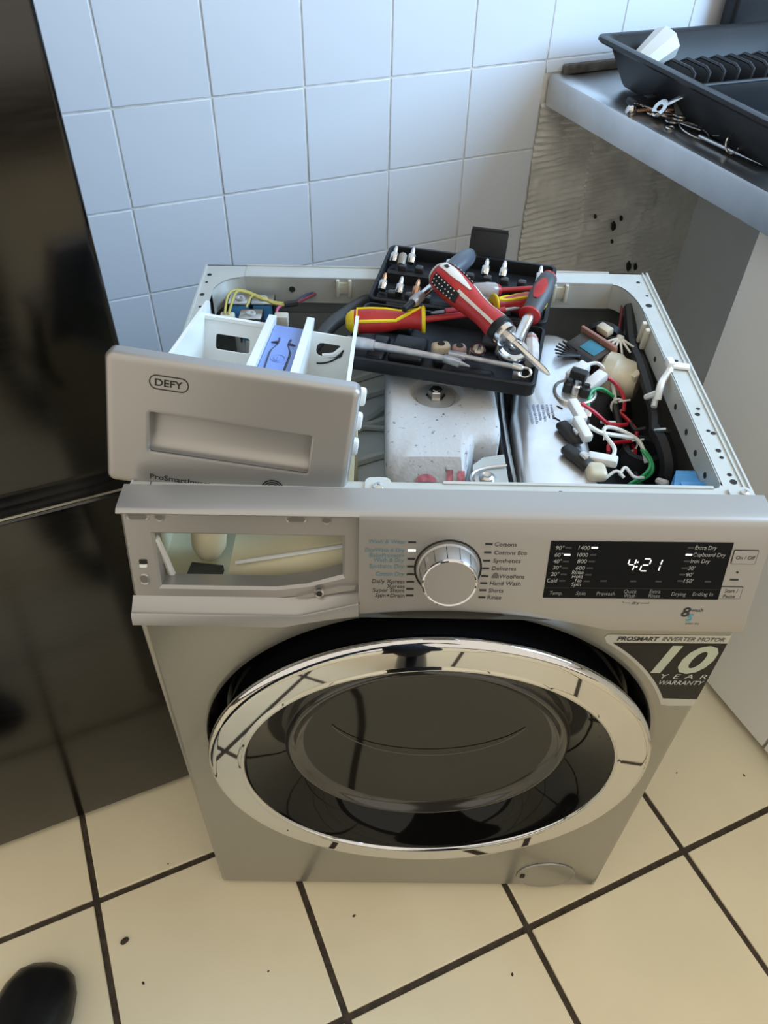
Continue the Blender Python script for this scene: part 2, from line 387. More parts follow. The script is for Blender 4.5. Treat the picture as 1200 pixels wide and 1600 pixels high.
MB().rbox(((-0.665 + FX) / 2, FY + 0.012, 0.6885), (FX + 0.66, 0.02, 0.004), 0.001).build('trim_strip', M_zinc, fr, fo)
MB().bb(-0.6, FX - 0.03, FY + 0.05, YW - 0.08, 0.0, 0.03).build('plinth', M_black, fr, fo)

# ------------------------------------------------------------------ washing machine (local frame: x right, y into the machine, z up)
MX, MY, MA = 0.2540, 0.4106, -0.4163
MM = Matrix.Translation((MX, MY, 0)) @ Matrix.Rotation(MA, 4, 'Z')
wm = thing('washing_machine', 'silver front-loading washer dryer with its top panel taken off', 'washing machine', (MX, MY, 0), MA)
HW, D, HT = 0.2985, 0.5093, 0.8066
DC = Vector((0.0027, 0, 0.4468)); RR = 0.264

def W(b, name, m, parent=None, smooth=35, label=None, fix=True): return b.build(name, m, parent or wm, None, smooth, fix, label)

# shell
sp = W(MB().prism([(0.004, 0.012), (D, 0.012), (D, HT), (0.058, HT), (0.058, 0.690), (0.004, 0.690)], -HW, -HW + 0.002, axis='x'), 'side_panel', M_body)
W(MB().prism([(0.004, 0.012), (D, 0.012), (D, HT), (0.058, HT), (0.058, 0.690), (0.004, 0.690)], HW - 0.002, HW, axis='x'), 'side_panel', M_body)
bp = W(MB().bb(-HW, HW, D - 0.002, D, 0.012, HT), 'back_panel', M_inner)
W(MB().rbox((-0.06, D - 0.0025, 0.66), (0.30, 0.006, 0.16), 0.003), 'embossed_panel', M_inner, bp)
W(MB().bb(-HW + 0.003, HW - 0.003, 0.004, D - 0.003, 0.03, 0.04), 'base_tray', M_black_soft)
for x in (-0.25, 0.25):
    for y in (0.06, 0.45): W(MB().lathe([(0, 0.018), (0.006, 0.018), (0.008, 0.008), (0.034, 0.008)], (x, y, 0), (0, 0, 1), 14), 'foot', M_black_soft)

# top rails of the open body
def rail_top(poly, z=HT, t=0.0016): return MB().prism(poly, z - t, z)
lr = rail_top([(-HW, 0.058), (-0.2795, 0.058), (-0.2795, 0.415)] + [(-0.2425 - 0.037 * math.cos(a), 0.437 + 0.041 * math.sin(a)) for a in [k * PI / 16 for k in range(1, 8)]] + [(-0.2425, 0.4795), (-0.2425, D), (-HW, D)])
lr.bb(-0.2803, -0.2787, 0.06, 0.415, HT - 0.03, HT)
curve = [(-0.2425 - 0.037 * math.cos(k * PI / 16), 0.437 + 0.041 * math.sin(k * PI / 16)) for k in range(0, 9)]
lr.grid([[(x, y, HT) for x, y in curve], [(x, y, HT - 0.035) for x, y in curve]])
lr.bb(-HW, -HW + 0.0022, 0.058, D, HT, HT + 0.0016)
lro = W(lr, 'side_rail', M_rail)
curve = [(0.2455 + 0.026 * math.cos(k * PI / 16), 0.405 + 0.073 * math.sin(k * PI / 16)) for k in range(0, 9)]
rr = rail_top([(HW, 0.058), (HW, D), (0.2455, D)] + curve[::-1] + [(0.2715, 0.09), (0.268, 0.082), (0.262, 0.080), (0.262, 0.058)])
rr.grid([[(x, y, HT) for x, y in curve], [(x, y, HT - 0.035) for x, y in curve]])
rr.bb(0.2707, 0.2723, 0.085, 0.405, HT - 0.032, HT)
rr.bb(HW - 0.0022, HW, 0.058, D, HT, HT + 0.002); rr.bb(HW - 0.0075, HW - 0.0055, 0.058, D, HT, HT + 0.0014)
rro = W(rr, 'side_rail', M_rail)
br = MB(); br.bb(-0.243, 0.246, 0.4795, D, HT - 0.0016, HT + 0.0006); br.bb(-0.243, 0.246, 0.4785, 0.480, HT - 0.036, HT + 0.0006); br.bb(-0.243, 0.246, D - 0.002, D, HT, HT + 0.002)
bro = W(br, 'back_rail', M_rail)
frl = MB(); frl.bb(-0.2785, 0.262, 0.058, 0.0815, HT - 0.0016, HT); frl.bb(-0.2785, 0.262, 0.080, 0.0815, HT - 0.035, HT); frl.bb(0.0, 0.262, 0.0795, 0.083, HT, HT + 0.0012)
fro = W(frl, 'front_rail', M_rail)
for (x, y, r, par) in [(-0.2895, 0.482, .003, lro), (-0.290, 0.462, .0018, lro), (-0.2905, 0.43, .003, lro), (-0.288, 0.40, .002, lro),
                       (0.281, 0.485, .0025, rro), (0.2845, 0.45, .0018, rro), (0.281, 0.425, .0042, rro), (0.2835, 0.30, .0022, rro), (0.283, 0.208, .0022, rro), (0.2795, 0.198, .0028, rro),
                       (0.283, 0.170, .002, rro), (0.287, 0.166, .0026, rro), (0.284, 0.138, .0028, rro), (0.284, 0.127, .0022, rro), (0.284, 0.101, .0024, rro), (0.2845, 0.0905, .0036, rro), (0.112, 0.0695, .0034, fro)]:
    W(MB().lathe([(0, r), (0.0004, r)], (x, y, HT), (0, 0, 1), 12), 'screw_hole', M_dark_gap, par)
for (x, z, r) in ((-0.181, 0.79, .0042), (0.16, 0.782, .004)): W(MB().lathe([(0, r), (0.0006, r)], (x, 0.4785, z), (0, -1, 0), 12), 'screw_hole', M_dark_gap, bro)
for y in (0.33, 0.235, 0.19, 0.155, 0.12): W(MB().lathe([(0, .0035), (0.0006, .0035)], (0.2707, y, HT - 0.018), (-1, 0, 0), 10), 'screw_hole', M_dark_gap, rro)
# screw ear on the front rail
ear = MB(); ear.prism(rrect(-0.0755, -0.0505, 0.060, 0.086, 0.007), HT, HT + 0.0022); eo = W(ear, 'screw_ear', M_rail, fro)
W(MB().lathe([(0, .0055), (0.0016, .005), (0.0024, .002), (0.0012, 0.0018), (0.0012, 0)], (-0.063, 0.0725, HT + 0.0022), (0, 0, 1), 16), 'screw', M_zinc, fro)
ear = MB(); ear.prism(rrect(0.274, 0.296, 0.060, 0.080, 0.005), HT, HT + 0.003); W(ear, 'screw_ear', M_rail, rro)
W(MB().lathe([(0, .0045), (0.002, .004), (0.0026, .0015), (0.001, 0)], (0.288, 0.071, HT + 0.003), (0, 0, 1), 12), 'screw', M_zinc, rro)
# plastic clips on the rails
for (x, y) in ((-0.112, 0.4765), (0.177, 0.4765)):
    c = MB(); c.rbox((x - 0.008, y, HT - 0.013), (0.0045, 0.006, 0.024), 0.001); c.rbox((x + 0.008, y, HT - 0.013), (0.0045, 0.006, 0.024), 0.001); c.rbox((x, y + 0.001, HT - 0.013), (0.014, 0.003, 0.016), 0.001)
    W(c, 'edge_clip', M_beige_clip)
c = MB()
for y in (0.388, 0.372): c.rbox((0.2675, y, HT - 0.016), (0.006, 0.006, 0.03), 0.001, R=Matrix.Rotation(0.15, 3, 'X'))
c.rbox((0.2692, 0.38, HT - 0.018), (0.003, 0.014, 0.02), 0.001); W(c, 'edge_clip', M_beige_clip)

# front panel with the round door recess
x0, x1, z0, z1 = -HW, HW, 0.010, 0.7005
def cp(r, t, y):
    sn = math.sin(t); r = min(r, (z1 - 0.0003 - DC.z) / sn) if sn > 1e-6 else r
    return (DC.x + r * math.cos(t), y, DC.z + r * sn)
ang = sorted(set([2 * PI * k / 120 for k in range(120)] + [math.atan2(z - DC.z, x - DC.x) % (2 * PI) for x in (x0, x1) for z in (z0, z1)]))
inner, outer = [], []
for a in ang:
    ca, sa = math.cos(a), math.sin(a); inner.append((DC.x + RR * ca, DC.z + RR * sa))
    t = min([(x1 - DC.x) / ca if ca > 1e-9 else 9, (x0 - DC.x) / ca if ca < -1e-9 else 9, (z1 - DC.z) / sa if sa > 1e-9 else 9, (z0 - DC.z) / sa if sa < -1e-9 else 9])
    outer.append((DC.x + t * ca, DC.z + t * sa))
n = len(ang); mb = MB()
def off_out(p, d):  # pull the outer loop in a little for the rounded outer edge
    x = max(x0 + d, min(x1 - d, p[0])); z = max(z0 + d, min(z1, p[1])); return (x, z)
loops = [[(a, 0.030, b) for a, b in outer], [(a, 0.006, b) for a, b in outer], [(off_out(p, 0.0018)[0], 0.0018, off_out(p, 0.0018)[1]) for p in outer], [(off_out(p, 0.006)[0], 0, off_out(p, 0.006)[1]) for p in outer], [(off_out(p, 0.008)[0], 0, off_out(p, 0.008)[1]) for p in outer],
         [cp(RR + 0.006, t, 0) for t in ang],
         [cp(RR + 0.004, t, 0) for t in ang], [cp(RR, t, 0.0012) for t in ang],
         [cp(RR - 0.002, t, 0.006) for t in ang]]
mb.grid(loops, closed=True)
fp = W(mb, 'front_panel', M_body, smooth=40)
W(MB().lathe([(-0.005, RR - 0.0025), (-0.02, RR - 0.010), (-0.04, RR - 0.018), (-0.045, 0.20)], DC, (0, -1, 0), 96, cap=False), 'door_recess', M_black_gloss)
# filter cap low on the front
cap_o = W(MB().lathe([(0, 0.0445), (0.0012, 0.0445), (0.0022, 0.0432), (0.0022, 0.0)], (0.2115, 0, 0.056), (0, -1, 0), 48), 'filter_cap', M_body)
W(MB().lathe([(0.0022, 0.0435), (0.0028, 0.0448), (0.0008, 0.0455)], (0.2115, 0, 0.056), (0, -1, 0), 48, cap=False), 'cap_rim', M_fascia, cap_o)
W(MB().prism(rrect(0.1715, 0.179, 0.048, 0.062, 0.003), -0.0030, -0.001, axis='y'), 'coin_slot', M_dark_gap, cap_o)

# door
door = thing('door', '', ''); del door['label']; del door['category']; door.parent = wm
W(MB().lathe([(-0.035, 0.240), (0.0, 0.2455), (0.018, 0.2515), (0.022, 0.2545)], DC, (0, -1, 0), 128, cap=False), 'door_shell', M_black_gloss, door)
ch = MB(); ch.lathe([(0.0215, 0.2545), (0.0245, 0.2570), (0.0275, 0.2578), (0.0302, 0.2572), (0.0325, 0.2552), (0.0340, 0.2522), (0.0346, 0.2490), (0.03475, 0.2475), (0.0360, 0.2240), (0.0362, 0.2215), (0.0370, 0.2195), (0.0372, 0.2175), (0.0362, 0.2158), (0.0338, 0.2148), (0.031, 0.2145)], DC, (0, -1, 0), 160, cap=False)
W(ch, 'chrome_ring', M_chrome, door, smooth=60, label='mirror chrome ring')
W(MB().lathe([(0.0335, 0.2150), (0.0300, 0.2080), (0.0215, 0.1935), (0.0120, 0.1790), (0.0030, 0.1685)], DC, (0, -1, 0), 128, cap=False), 'tinted_rim', M_smoke, door, smooth=60, label='glossy black dished rim')
W(MB().lathe([(0.0030, 0.1690), (0.0058, 0.1672), (0.0066, 0.1650), (0.0056, 0.1625), (0.0020, 0.1590), (-0.0010, 0.1550), (-0.0030, 0.150)], DC, (0, -1, 0), 128, cap=False), 'window_bezel', mat('smoky_bezel', (0.03, 0.027, 0.024), 0.12, ior=1.7), door, smooth=60)
W(MB().lathe([(-0.0030, 0.1502), (-0.0050, 0.13), (-0.0075, 0.08), (-0.0085, 0.03), (-0.0088, 0.0)], DC, (0, -1, 0), 128, cap=False), 'window_glass', M_window, door, smooth=60, label='dark tinted porthole glass')

pts = [(DC.x + 0.125 * math.sin(a), -(-0.0045) - 0.0002, 0.532 - 0.112 * math.cos(a)) for a in [-1.15 + 2.3 * k / 40 for k in range(41)]]
W(MB().tube(pts, 0.0006, 5), 'bowl_edge', mat('faint_glass_edge', (0.14, 0.13, 0.12), 0.5, spec=0.2), door)
# control fascia: leaning front plane
F0 = Vector((0, -0.012, 0.69)); FD = Vector((0, 0.253, 0.9675)); FN = Vector((0, -0.9675, 0.253))
def FP(x, s, o=0.0): return Vector((x, 0, 0)) + F0 + FD * s + FN * o
def bot_z(x): return max(0.6968, 0.69 + 0.9675 * (0.0275 - 0.82 * (x - 0.005) ** 2))
XB = -0.0797                     # step between the drawer bay and the control field
def prof_top(x): return [FP(x, 0.1285), FP(x, 0.1322, -0.0006), FP(x, 0.1352, -0.0030), (x, 0.0278, 0.8205), (x, 0.034, 0.8208), (x, 0.0575, 0.8204), (x, 0.0575, 0.790)]
cols = [XB + (HW - XB) * k / 60 for k in range(61)]
rows = []
for x in cols:
    s0 = (bot_z(x) - 0.69) / 0.9675; p0 = FP(x, s0)
    seg = [(x, 0.012, p0.z + 0.001), (x, p0.y + 0.004, p0.z - 0.0006), FP(x, s0 + 0.0006, -0.0012), FP(x, s0 + 0.003), ]
    seg += [FP(x, s0 + 0.003 + (0.1285 - s0 - 0.003) * k / 6) for k in range(1, 6)]
    rows.append(seg + prof_top(x))
mb = MB(); mb.grid(rows); nn = len(rows[0])
mb.f.append(tuple(len(mb.v) - nn + k for k in range(nn))); mb.m.append(0)
# bay side: ledge below, recessed plate with the opening
def s_led(x): return 0.0225 if x < -0.136 else 0.0225 + (x + 0.136) / (XB + 0.136) * 0.0160
def s_in(x): return 0.0345 if x < -0.150 else 0.0345 + (x + 0.150) / (XB + 0.150) * 0.0100
RC = -0.010
def bx(x): return (x + 0.066) * 1.0165 - 0.066
def bs(v): return v - 0.0070
cols2 = [-HW + (XB + HW) * k / 40 for k in range(41)]
low, top = [], []
for x in cols2:
    s0 = (bot_z(x) - 0.69) / 0.9675; lip = 0.004
    low.append([(x, 0.012, FP(x, s0).z), FP(x, s0, lip * 0.3), FP(x, s0 + 0.002, lip), FP(x, s_led(x) - 0.002, lip), FP(x, s_led(x), lip - 0.0012), FP(x, s_led(x) + 0.001, lip - 0.004), FP(x, s_in(x), RC)])
    top.append([FP(x, 0.1265, RC), FP(x, 0.1290, -0.004), FP(x, 0.1310, -0.0012)] + prof_top(x)[1:])
mb.grid(low); mb.grid(top)
def open_loop(k):  # opening corners, chamfered lower right; k shrinks
    return [(bx(x) + k * a, bs(v) + k * b_) for x, v, a, b_ in ((-0.2691, 0.0500, 1, 1), (-0.158, 0.0500, 0, 1), (-0.128, 0.0545, 0, 1), (-0.0925, 0.0655, -1, 1), (-0.0925, 0.085, -1, 0), (-0.0925, 0.1138, -1, -1), (-0.18, 0.1138, 0, -1), (-0.2691, 0.1138, 1, -1), (-0.2691, 0.085, 1, 0))]
outl = [(-HW + 0.003, 0.0345), (bx(-0.158), 0.0345), (bx(-0.128), s_in(-0.128)), (XB, s_in(XB)), (XB, 0.085), (XB, 0.1265), (-0.18, 0.1265), (-HW + 0.003, 0.1265), (-HW + 0.003, 0.085)]
inl = open_loop(0)
rim2 = open_loop(0.0025)
mb.grid([[FP(x, s, RC) for x, s in outl], [FP(x, s, RC) for x, s in inl], [FP(x, s, RC - 0.003) for x, s in rim2], [FP(x, s, RC - 0.022) for x, s in rim2]], closed=True)
mb.grid([[FP(-HW, 0.0345, RC - 0.004), FP(-HW + 0.003, 0.0345, RC)], [FP(-HW, 0.1265, RC - 0.004), FP(-HW + 0.003, 0.1265, RC)], [FP(-HW, 0.129, -0.006), FP(-HW + 0.003, 0.129, -0.004)]])
# step wall to the control field and the end cheeks
mb.grid([[FP(XB, 0.0205, 0.004), FP(XB, 0.0360, 0.003), FP(XB, 0.046, RC), FP(XB, 0.1265, RC), FP(XB, 0.131, -0.001)], [FP(XB + .0008, 0.0205, 0), FP(XB + .0008, 0.0360, 0), FP(XB + .0008, 0.046, 0), FP(XB + .0008, 0.1265, 0), FP(XB + .0008, 0.131, 0)]])
x = -HW
mb.add([FP(x, 0.007, 0.001), FP(x, 0.009, 0.004), FP(x, 0.0205, 0.004), FP(x, 0.0345, RC - 0.004), FP(x, 0.1265, RC - 0.004), FP(x, 0.131, -0.0012), FP(x, 0.1352, -0.003), Vector((x, 0.034, 0.8208)), Vector((x, 0.0575, 0.8204)), Vector((x, 0.0575, 0.805)), FP(x, 0.118, RC - 0.012), FP(x, 0.0345, RC - 0.012), FP(x, 0.007, -0.014)], [tuple(range(13))])
fas = W(mb, 'control_panel', M_fascia, smooth=32)
# mouldings of the bay plate
def on_plate(loop, h0, h1): return [FP(x, s, RC + h0) for x, s in loop], [FP(x, s, RC + h1) for x, s in loop]
def pocket(loop, name='moulded_slot', depth=0.006):
    loop = [(bx(x), bs(v)) for x, v in loop]
    b = MB(); n_ = len(loop); cx = sum(p[0] for p in loop) / n_; cy = sum(p[1] for p in loop) / n_
    lo2 = [((x - cx) * 0.86 + cx, (y - cy) * 0.72 + cy) for x, y in loop]
    lo3 = [((x - cx) * 1.12 + cx, (y - cy) * 1.22 + cy) for x, y in loop]
    b.grid([[FP(x, s, RC + 0.0002) for x, s in lo3], [FP(x, s, RC + 0.0014) for x, s in loop], [FP(x, s, RC + 0.0004) for x, s in lo2]], closed=True)
    o_ = W(b, name, M_fascia, fas)
    b = MB(); b.add([FP(x, s, RC + 0.0004) for x, s in lo2], [tuple(range(n_))]); W(b, 'slot_floor', mat('slot_floor_grey', (0.20, 0.19, 0.175), 0.5, 0.4), fas)
    return o_
pocket(rrect(-0.2885, -0.2690, 0.1268, 0.1330, 0.003)); pocket(circ(-0.2590, 0.1300, 0.0042, 14)); pocket(rrect(-0.1455, -0.1270, 0.1270, 0.1330, 0.003)); pocket(circ(-0.1090, 0.1295, 0.0040, 14))
pocket(rrect(-0.2850, -0.2775, 0.0550, 0.0660, 0.003))
b = MB(); b.add([FP(x, s, RC + 0.0006) for x, s in rrect(-0.2872, -0.2797, 0.0710, 0.0765, 0.001)], [tuple(range(24))]); W(b, 'clip_slot', M_dark_gap, fas)
b = MB(); b.add([FP(x, s, RC + h) for h in (0, 0.0022) for x, s in rrect(-0.2870, -0.2800, 0.0685, 0.0715, 0.001)], [tuple(range(24, 48))] + [(i, (i + 1) % 24, (i + 1) % 24 + 24, i + 24) for i in range(24)]); W(b, 'clip_tab', M_white_pl, fas)
# little screw boss on the chamfer
b = MB(); P_ = [(-0.141, 0.0375), (-0.131, 0.0368), (-0.0845, 0.0475), (-0.082, 0.0525), (-0.098, 0.0520)]
b.add([FP(x, s, RC + h) for h in (0.0, 0.0035) for x, s in P_], [tuple(range(5, 10))] + [(i, (i + 1) % 5, (i + 1) % 5 + 5, i + 5) for i in range(5)]); W(b, 'screw_boss', M_fascia, fas)
W(MB().lathe([(0, 0.0052), (0.002, 0.0048), (0.0024, 0.003), (0.001, 0.0028), (0.001, 0)], FP(-0.1176, 0.0440, RC + 0.0035), FN, 16), 'screw', M_zinc, fas)
W(MB().lathe([(0, 0.0026), (0.0002, 0)], FP(-0.1176, 0.0440, RC + 0.0055), FN, 12), 'screw_recess', M_dark_gap, fas)

# inside of the drawer bay
bay = W(MB().bb(-0.285, -0.088, 0.018, 0.20, 0.694, 0.698), 'drawer_housing', M_cream_pl)
W(MB().bb(-0.288, -0.284, 0.030, 0.20, 0.694, 0.785), 'housing_wall', M_cream_pl, bay)
W(MB().rbox((-0.186, 0.20, 0.735), (0.20, 0.006, 0.09), 0.002), 'housing_wall', M_cream_pl, bay)
b = MB(); b.tube(smooth_path([(-0.270, 0.028, 0.78), (-0.268, 0.032, 0.75), (-0.262, 0.03, 0.715), (-0.25, 0.028, 0.70)], 5), 0.0035, 8); W(b, 'housing_rib', M_white_pl, bay)
b = MB(); b.lathe([(0, 0.012), (0.012, 0.0175), (0.040, 0.019), (0.060, 0.012), (0.066, 0.0)], (-0.2375, 0.074, 0.708), (0.1, 0.15, 1), 20); W(b, 'water_spout', M_cream_pl, bay)
W(MB().prism([(-0.257, 0.042), (-0.223, 0.038), (-0.221, 0.060), (-0.254, 0.064)], 0.698, 0.706), 'dark_outlet', mat('dark_outlet_grey', (0.05, 0.05, 0.045), 0.6), bay)
b = MB(); rws = []
for k in range(9):
    a = k / 8; x = -0.214 + 0.122 * a
    rws.append([(x, 0.040 + 0.004 * a, 0.699), (x, 0.046, 0.706 + 0.030 * a), (x + 0.002, 0.060 - 0.006 * a, 0.716 + 0.036 * a), (x + 0.004, 0.085, 0.722 + 0.040 * a), (x + 0.004, 0.14, 0.724 + 0.045 * a), (x + 0.004, 0.19, 0.724 + 0.045 * a)])
b.grid(rws); b.add(rws[0], [tuple(range(6))]); W(b, 'siphon_cover', M_cream_pl, bay)
b = MB(); b.tube([(-0.205, 0.050, 0.7215), (-0.15, 0.0500, 0.7352), (-0.096, 0.050, 0.7488)], 0.0022, 8); W(b, 'housing_rib', M_white_pl, bay)

# knob
KX, KS = 0.0036, 0.0785
kn = W(MB().lathe([(0, 0.0292), (0.003, 0.0290), (0.0045, 0.0275), (0.023, 0.0258), (0.0250, 0.0246), (0.0255, 0.0240), (0.0250, 0.0232), (0.0248, 0.0)], FP(KX, KS), FN, 64), 'programme_knob', M_fascia, smooth=30, label='round silver programme knob')
W(MB().lathe([(0.0236, 0.0259), (0.0252, 0.0252), (0.0258, 0.0242), (0.0250, 0.0232)], FP(KX, KS), FN, 64, cap=False), 'chrome_edge', M_chrome, kn)
for k in range(14):
    a = 0.35 + k * 2 * PI / 14
    u = Vector((math.cos(a), 0, 0)) + FD * math.sin(a)
    p = FP(KX, KS) + u * 0.0273
    W(MB().tube([p + FN * 0.005 , p + FN * 0.022 - u * 0.0014], 0.00035, 5), 'grip_line', M_dark_gap, kn, smooth=0)
W(MB().lathe([(0.0002, 0.0318), (0.0006, 0.0300)], FP(KX, KS), FN, 64, cap=False), 'knob_groove', M_dark_gap, kn)

# display, buttons, prints
def plate(loop, o, name, m, parent=None, lab=None):
    b = MB(); n_ = len(loop)
    b.add([FP(x, s, h) for h in (0.0, o) for x, s in loop], [tuple(range(n_, 2 * n_))] + [(i, (i + 1) % n_, (i + 1) % n_ + n_, i + n_) for i in range(n_)])
    return W(b, name, m, parent, label=lab)
dsp = plate([(0.0963, 0.0470), (0.2642, 0.0480), (0.2642, 0.1122), (0.0963, 0.1108)], 0.0006, 'display', M_display, lab='black touch display reading 4:21')
def prints(rows_, o, parent, name, m, shear=0.12, bold=0.0):
    b = MB()
    for (t, xa, xb, s, h) in rows_:
        vs, fs = text_geo(t, xb - xa, h, shear, bold)
        b.add([FP(xa + u, s + v, o) for u, v in vs], fs)
    return W(b, name, m, parent, smooth=0, fix=False)
PR_B = [('Wash & Wear', -0.0708, -0.0368, 0.1050, 0.0041), ('Day/Wash & Dry', -0.0742, -0.0376, 0.0959, 0.0042), ('BabyProtect+', -0.0700, -0.0374, 0.0900, 0.0042), ('Wash & Dry', -0.0658, -0.0378, 0.0847, 0.0043), ('Synthetic Dry', -0.0699, -0.0376, 0.0778, 0.0043), ('Cotton Dry', -0.0638, -0.0373, 0.0692, 0.0044)]
PR_K = [('Daily Xpress', -0.0673, -0.0364, 0.0608, 0.0044), ('Xpress', -0.0532, -0.0362, 0.0553, 0.0044), ('Super Short', -0.0665, -0.0361, 0.0504, 0.0045), ('Spin+Drain', -0.0640, -0.0359, 0.0444, 0.0045), ('Cottons', 0.0451, 0.0651, 0.1041, 0.0042), ('Cottons Eco', 0.0454, 0.0756, 0.0951, 0.0042),
        ('Synthetics', 0.0450, 0.0706, 0.0861, 0.0043), ('Delicates', 0.0446, 0.0673, 0.0775, 0.0043), ('Woollens', 0.0526, 0.0761, 0.0686, 0.0044), ('Hand Wash', 0.0443, 0.0734, 0.0604, 0.0044), ('Shirts', 0.0438, 0.0578, 0.0520, 0.0045), ('Rinse', 0.0433, 0.0567, 0.0441, 0.0045)]
prints(PR_B, 0.0004, None, 'programme_lettering', M_blueink)
prints(PR_K, 0.0004, None, 'programme_lettering', M_ink)
b = MB(); b.add([FP(0.0455 + u, 0.0686 + v, 0.0004) for u, v in [(0, 0), (0.0066, 0), (0.0066, 0.003), (0.005, 0.0055), (0.0030, 0.0058), (0.001, 0.0040), (0, 0.002)]], [tuple(range(7))]); W(b, 'wool_symbol', mat('grey_print', (0.12, 0.12, 0.11), 0.6), smooth=0)
for k, s in enumerate((0.1068, 0.0978, 0.0886, 0.0801, 0.0714, 0.0626, 0.0545, 0.0470)):
    plate([(-0.0346, s - 0.0009), (-0.0274, s - 0.0009), (-0.0274, s + 0.0009), (-0.0346, s + 0.0009)], 0.0005, 'indicator_light', M_led if k == 1 else M_ink)
for k, s in enumerate((0.1061, 0.0971, 0.0879, 0.0793, 0.0706, 0.0625, 0.0544, 0.0461)):
    plate([(0.0362 - k * 0.0002, s - 0.0009), (0.0428 - k * 0.0002, s - 0.0009), (0.0428 - k * 0.0002, s + 0.0009), (0.0362 - k * 0.0002, s + 0.0009)], 0.0005, 'indicator_light', M_ink)
DISP = [('90°', 0.1014, 0.1091, 0.1019, 0.0042), ('60°', 0.1013, 0.1090, 0.0942, 0.0042), ('40°', 0.1010, 0.1087, 0.0871, 0.0043), ('30°', 0.1013, 0.1091, 0.0799, 0.0043), ('20°', 0.1004, 0.1083, 0.0726, 0.0043), ('Cold', 0.0977, 0.1074, 0.0653, 0.0044),
        ('1400', 0.1221, 0.1327, 0.1024, 0.0042), ('1000', 0.1220, 0.1321, 0.0946, 0.0042), ('800', 0.1231, 0.1320, 0.0875, 0.0043), ('600', 0.1229, 0.1313, 0.0800, 0.0043), ('Rinse', 0.1200, 0.1308, 0.0752, 0.0041), ('Hold', 0.1206, 0.1309, 0.0706, 0.0041), ('No', 0.1243, 0.1303, 0.0660, 0.0041), ('Spin', 0.1213, 0.1303, 0.0615, 0.0041),
        ('Extra Dry', 0.2295, 0.2496, 0.1046, 0.0042), ('Cupboard Dry', 0.2295, 0.2597, 0.0969, 0.0042), ('Iron Dry', 0.2286, 0.2465, 0.0897, 0.0043), ("30'", 0.2279, 0.2345, 0.0817, 0.0043), ("90'", 0.2277, 0.2343, 0.0744, 0.0043), ("150'", 0.2268, 0.2359, 0.0671, 0.0044)]
DISP2 = [('Temp.', 0.1020, 0.1143, 0.0510, 0.0042), ('Spin', 0.1271, 0.1363, 0.0512, 0.0042), ('Prewash', 0.1468, 0.1645, 0.0512, 0.0042), ('Quick', 0.1725, 0.1847, 0.0542, 0.0042), ('Wash', 0.1735, 0.1845, 0.0492, 0.0042), ('Extra', 0.1970, 0.2073, 0.0546, 0.0042), ('Rinse', 0.1967, 0.2078, 0.0496, 0.0042), ('Drying', 0.2183, 0.2324, 0.0521, 0.0042), ('Ending In', 0.2385, 0.2581, 0.0525, 0.0042)]
prints(DISP, 0.0009, dsp, 'display_lettering', mat('dim_white_print', (0.42, 0.42, 0.40), 0.6))
prints(DISP2, 0.0009, dsp, 'display_lettering', mat('dimmer_white_print', (0.26, 0.26, 0.25), 0.6))
b = MB(); b.add([FP(x, s, 0.0009) for x, s in [(0.0966, 0.0590), (0.2640, 0.0598), (0.2640, 0.0602), (0.0966, 0.0594)]], [(0, 1, 2, 3)]); W(b, 'display_line', M_led_off, dsp, smooth=0)
LED_ON = {(0.1087, 0.0964), (0.1330, 0.1046), (0.2213, 0.0986)}
LEDS = [(0.1088, 0.1041), (0.1087, 0.0964), (0.1085, 0.0890), (0.1085, 0.0818), (0.1083, 0.0745), (0.1080, 0.0672), (0.1330, 0.1046), (0.1325, 0.0968), (0.1325, 0.0895), (0.1318, 0.0820), (0.1316, 0.0745), (0.1312, 0.0672), (0.2214, 0.1063), (0.2213, 0.0986), (0.2210, 0.0915), (0.2205, 0.0838), (0.2200, 0.0765), (0.2195, 0.0692), (0.147, 0.0678), (0.175, 0.0680), (0.199, 0.0682), (0.2455, 0.069)]
for (x, s) in LEDS:
    on = (x, s) in LED_ON; plate([(x + 0.0012, s - 0.0009), (x + 0.0070, s - 0.0009), (x + 0.0070, s + 0.0009), (x + 0.0012, s + 0.0009)], 0.0010, 'indicator_light', M_led if on else M_led_off, dsp)
# seven segment time
SEG = {'4': 'fgbc', '2': 'abged', '1': 'bc', '8': 'abcdefg'}
def seg7(ch, x, s, w, h, m, on=True):
    b = MB(); sl = 0.12; t = 0.0011
    pt = {'a': ((0, h), (w, h)), 'b': ((w, h), (w, h / 2)), 'c': ((w, h / 2), (w, 0)), 'd': ((0, 0), (w, 0)), 'e': ((0, 0), (0, h / 2)), 'f': ((0, h / 2), (0, h)), 'g': ((0, h / 2), (w, h / 2))}
    for q in SEG[ch]:
        (xa, ya), (xb, yb) = pt[q]; dx, dy = xb - xa, yb - ya; L = math.hypot(dx, dy); dx /= L; dy /= L; e = 0.0009
        xa += dx * e; ya += dy * e; xb -= dx * e; yb -= dy * e; px, py = -dy * t / 2, dx * t / 2
        b.add([FP(x + u + sl * v, s + v, 0.0011) for u, v in [(xa + px, ya + py), (xb + px, yb + py), (xb - px, yb - py), (xa - px, ya - py)]], [(0, 1, 2, 3)])
    return W(b, 'time_digit', m, dsp, smooth=0, fix=False)
seg7('4', 0.1700, 0.0800, 0.0062, 0.0135, M_led); seg7('2', 0.1830, 0.0800, 0.0070, 0.0135, M_led); seg7('1', 0.1935, 0.0800, 0.0070, 0.0135, M_led)
for s in (0.0838, 0.0888): plate([(0.1786, s), (0.1800, s), (0.1802, s + 0.0014), (0.1788, s + 0.0014)], 0.0011, 'time_digit', M_led, dsp)
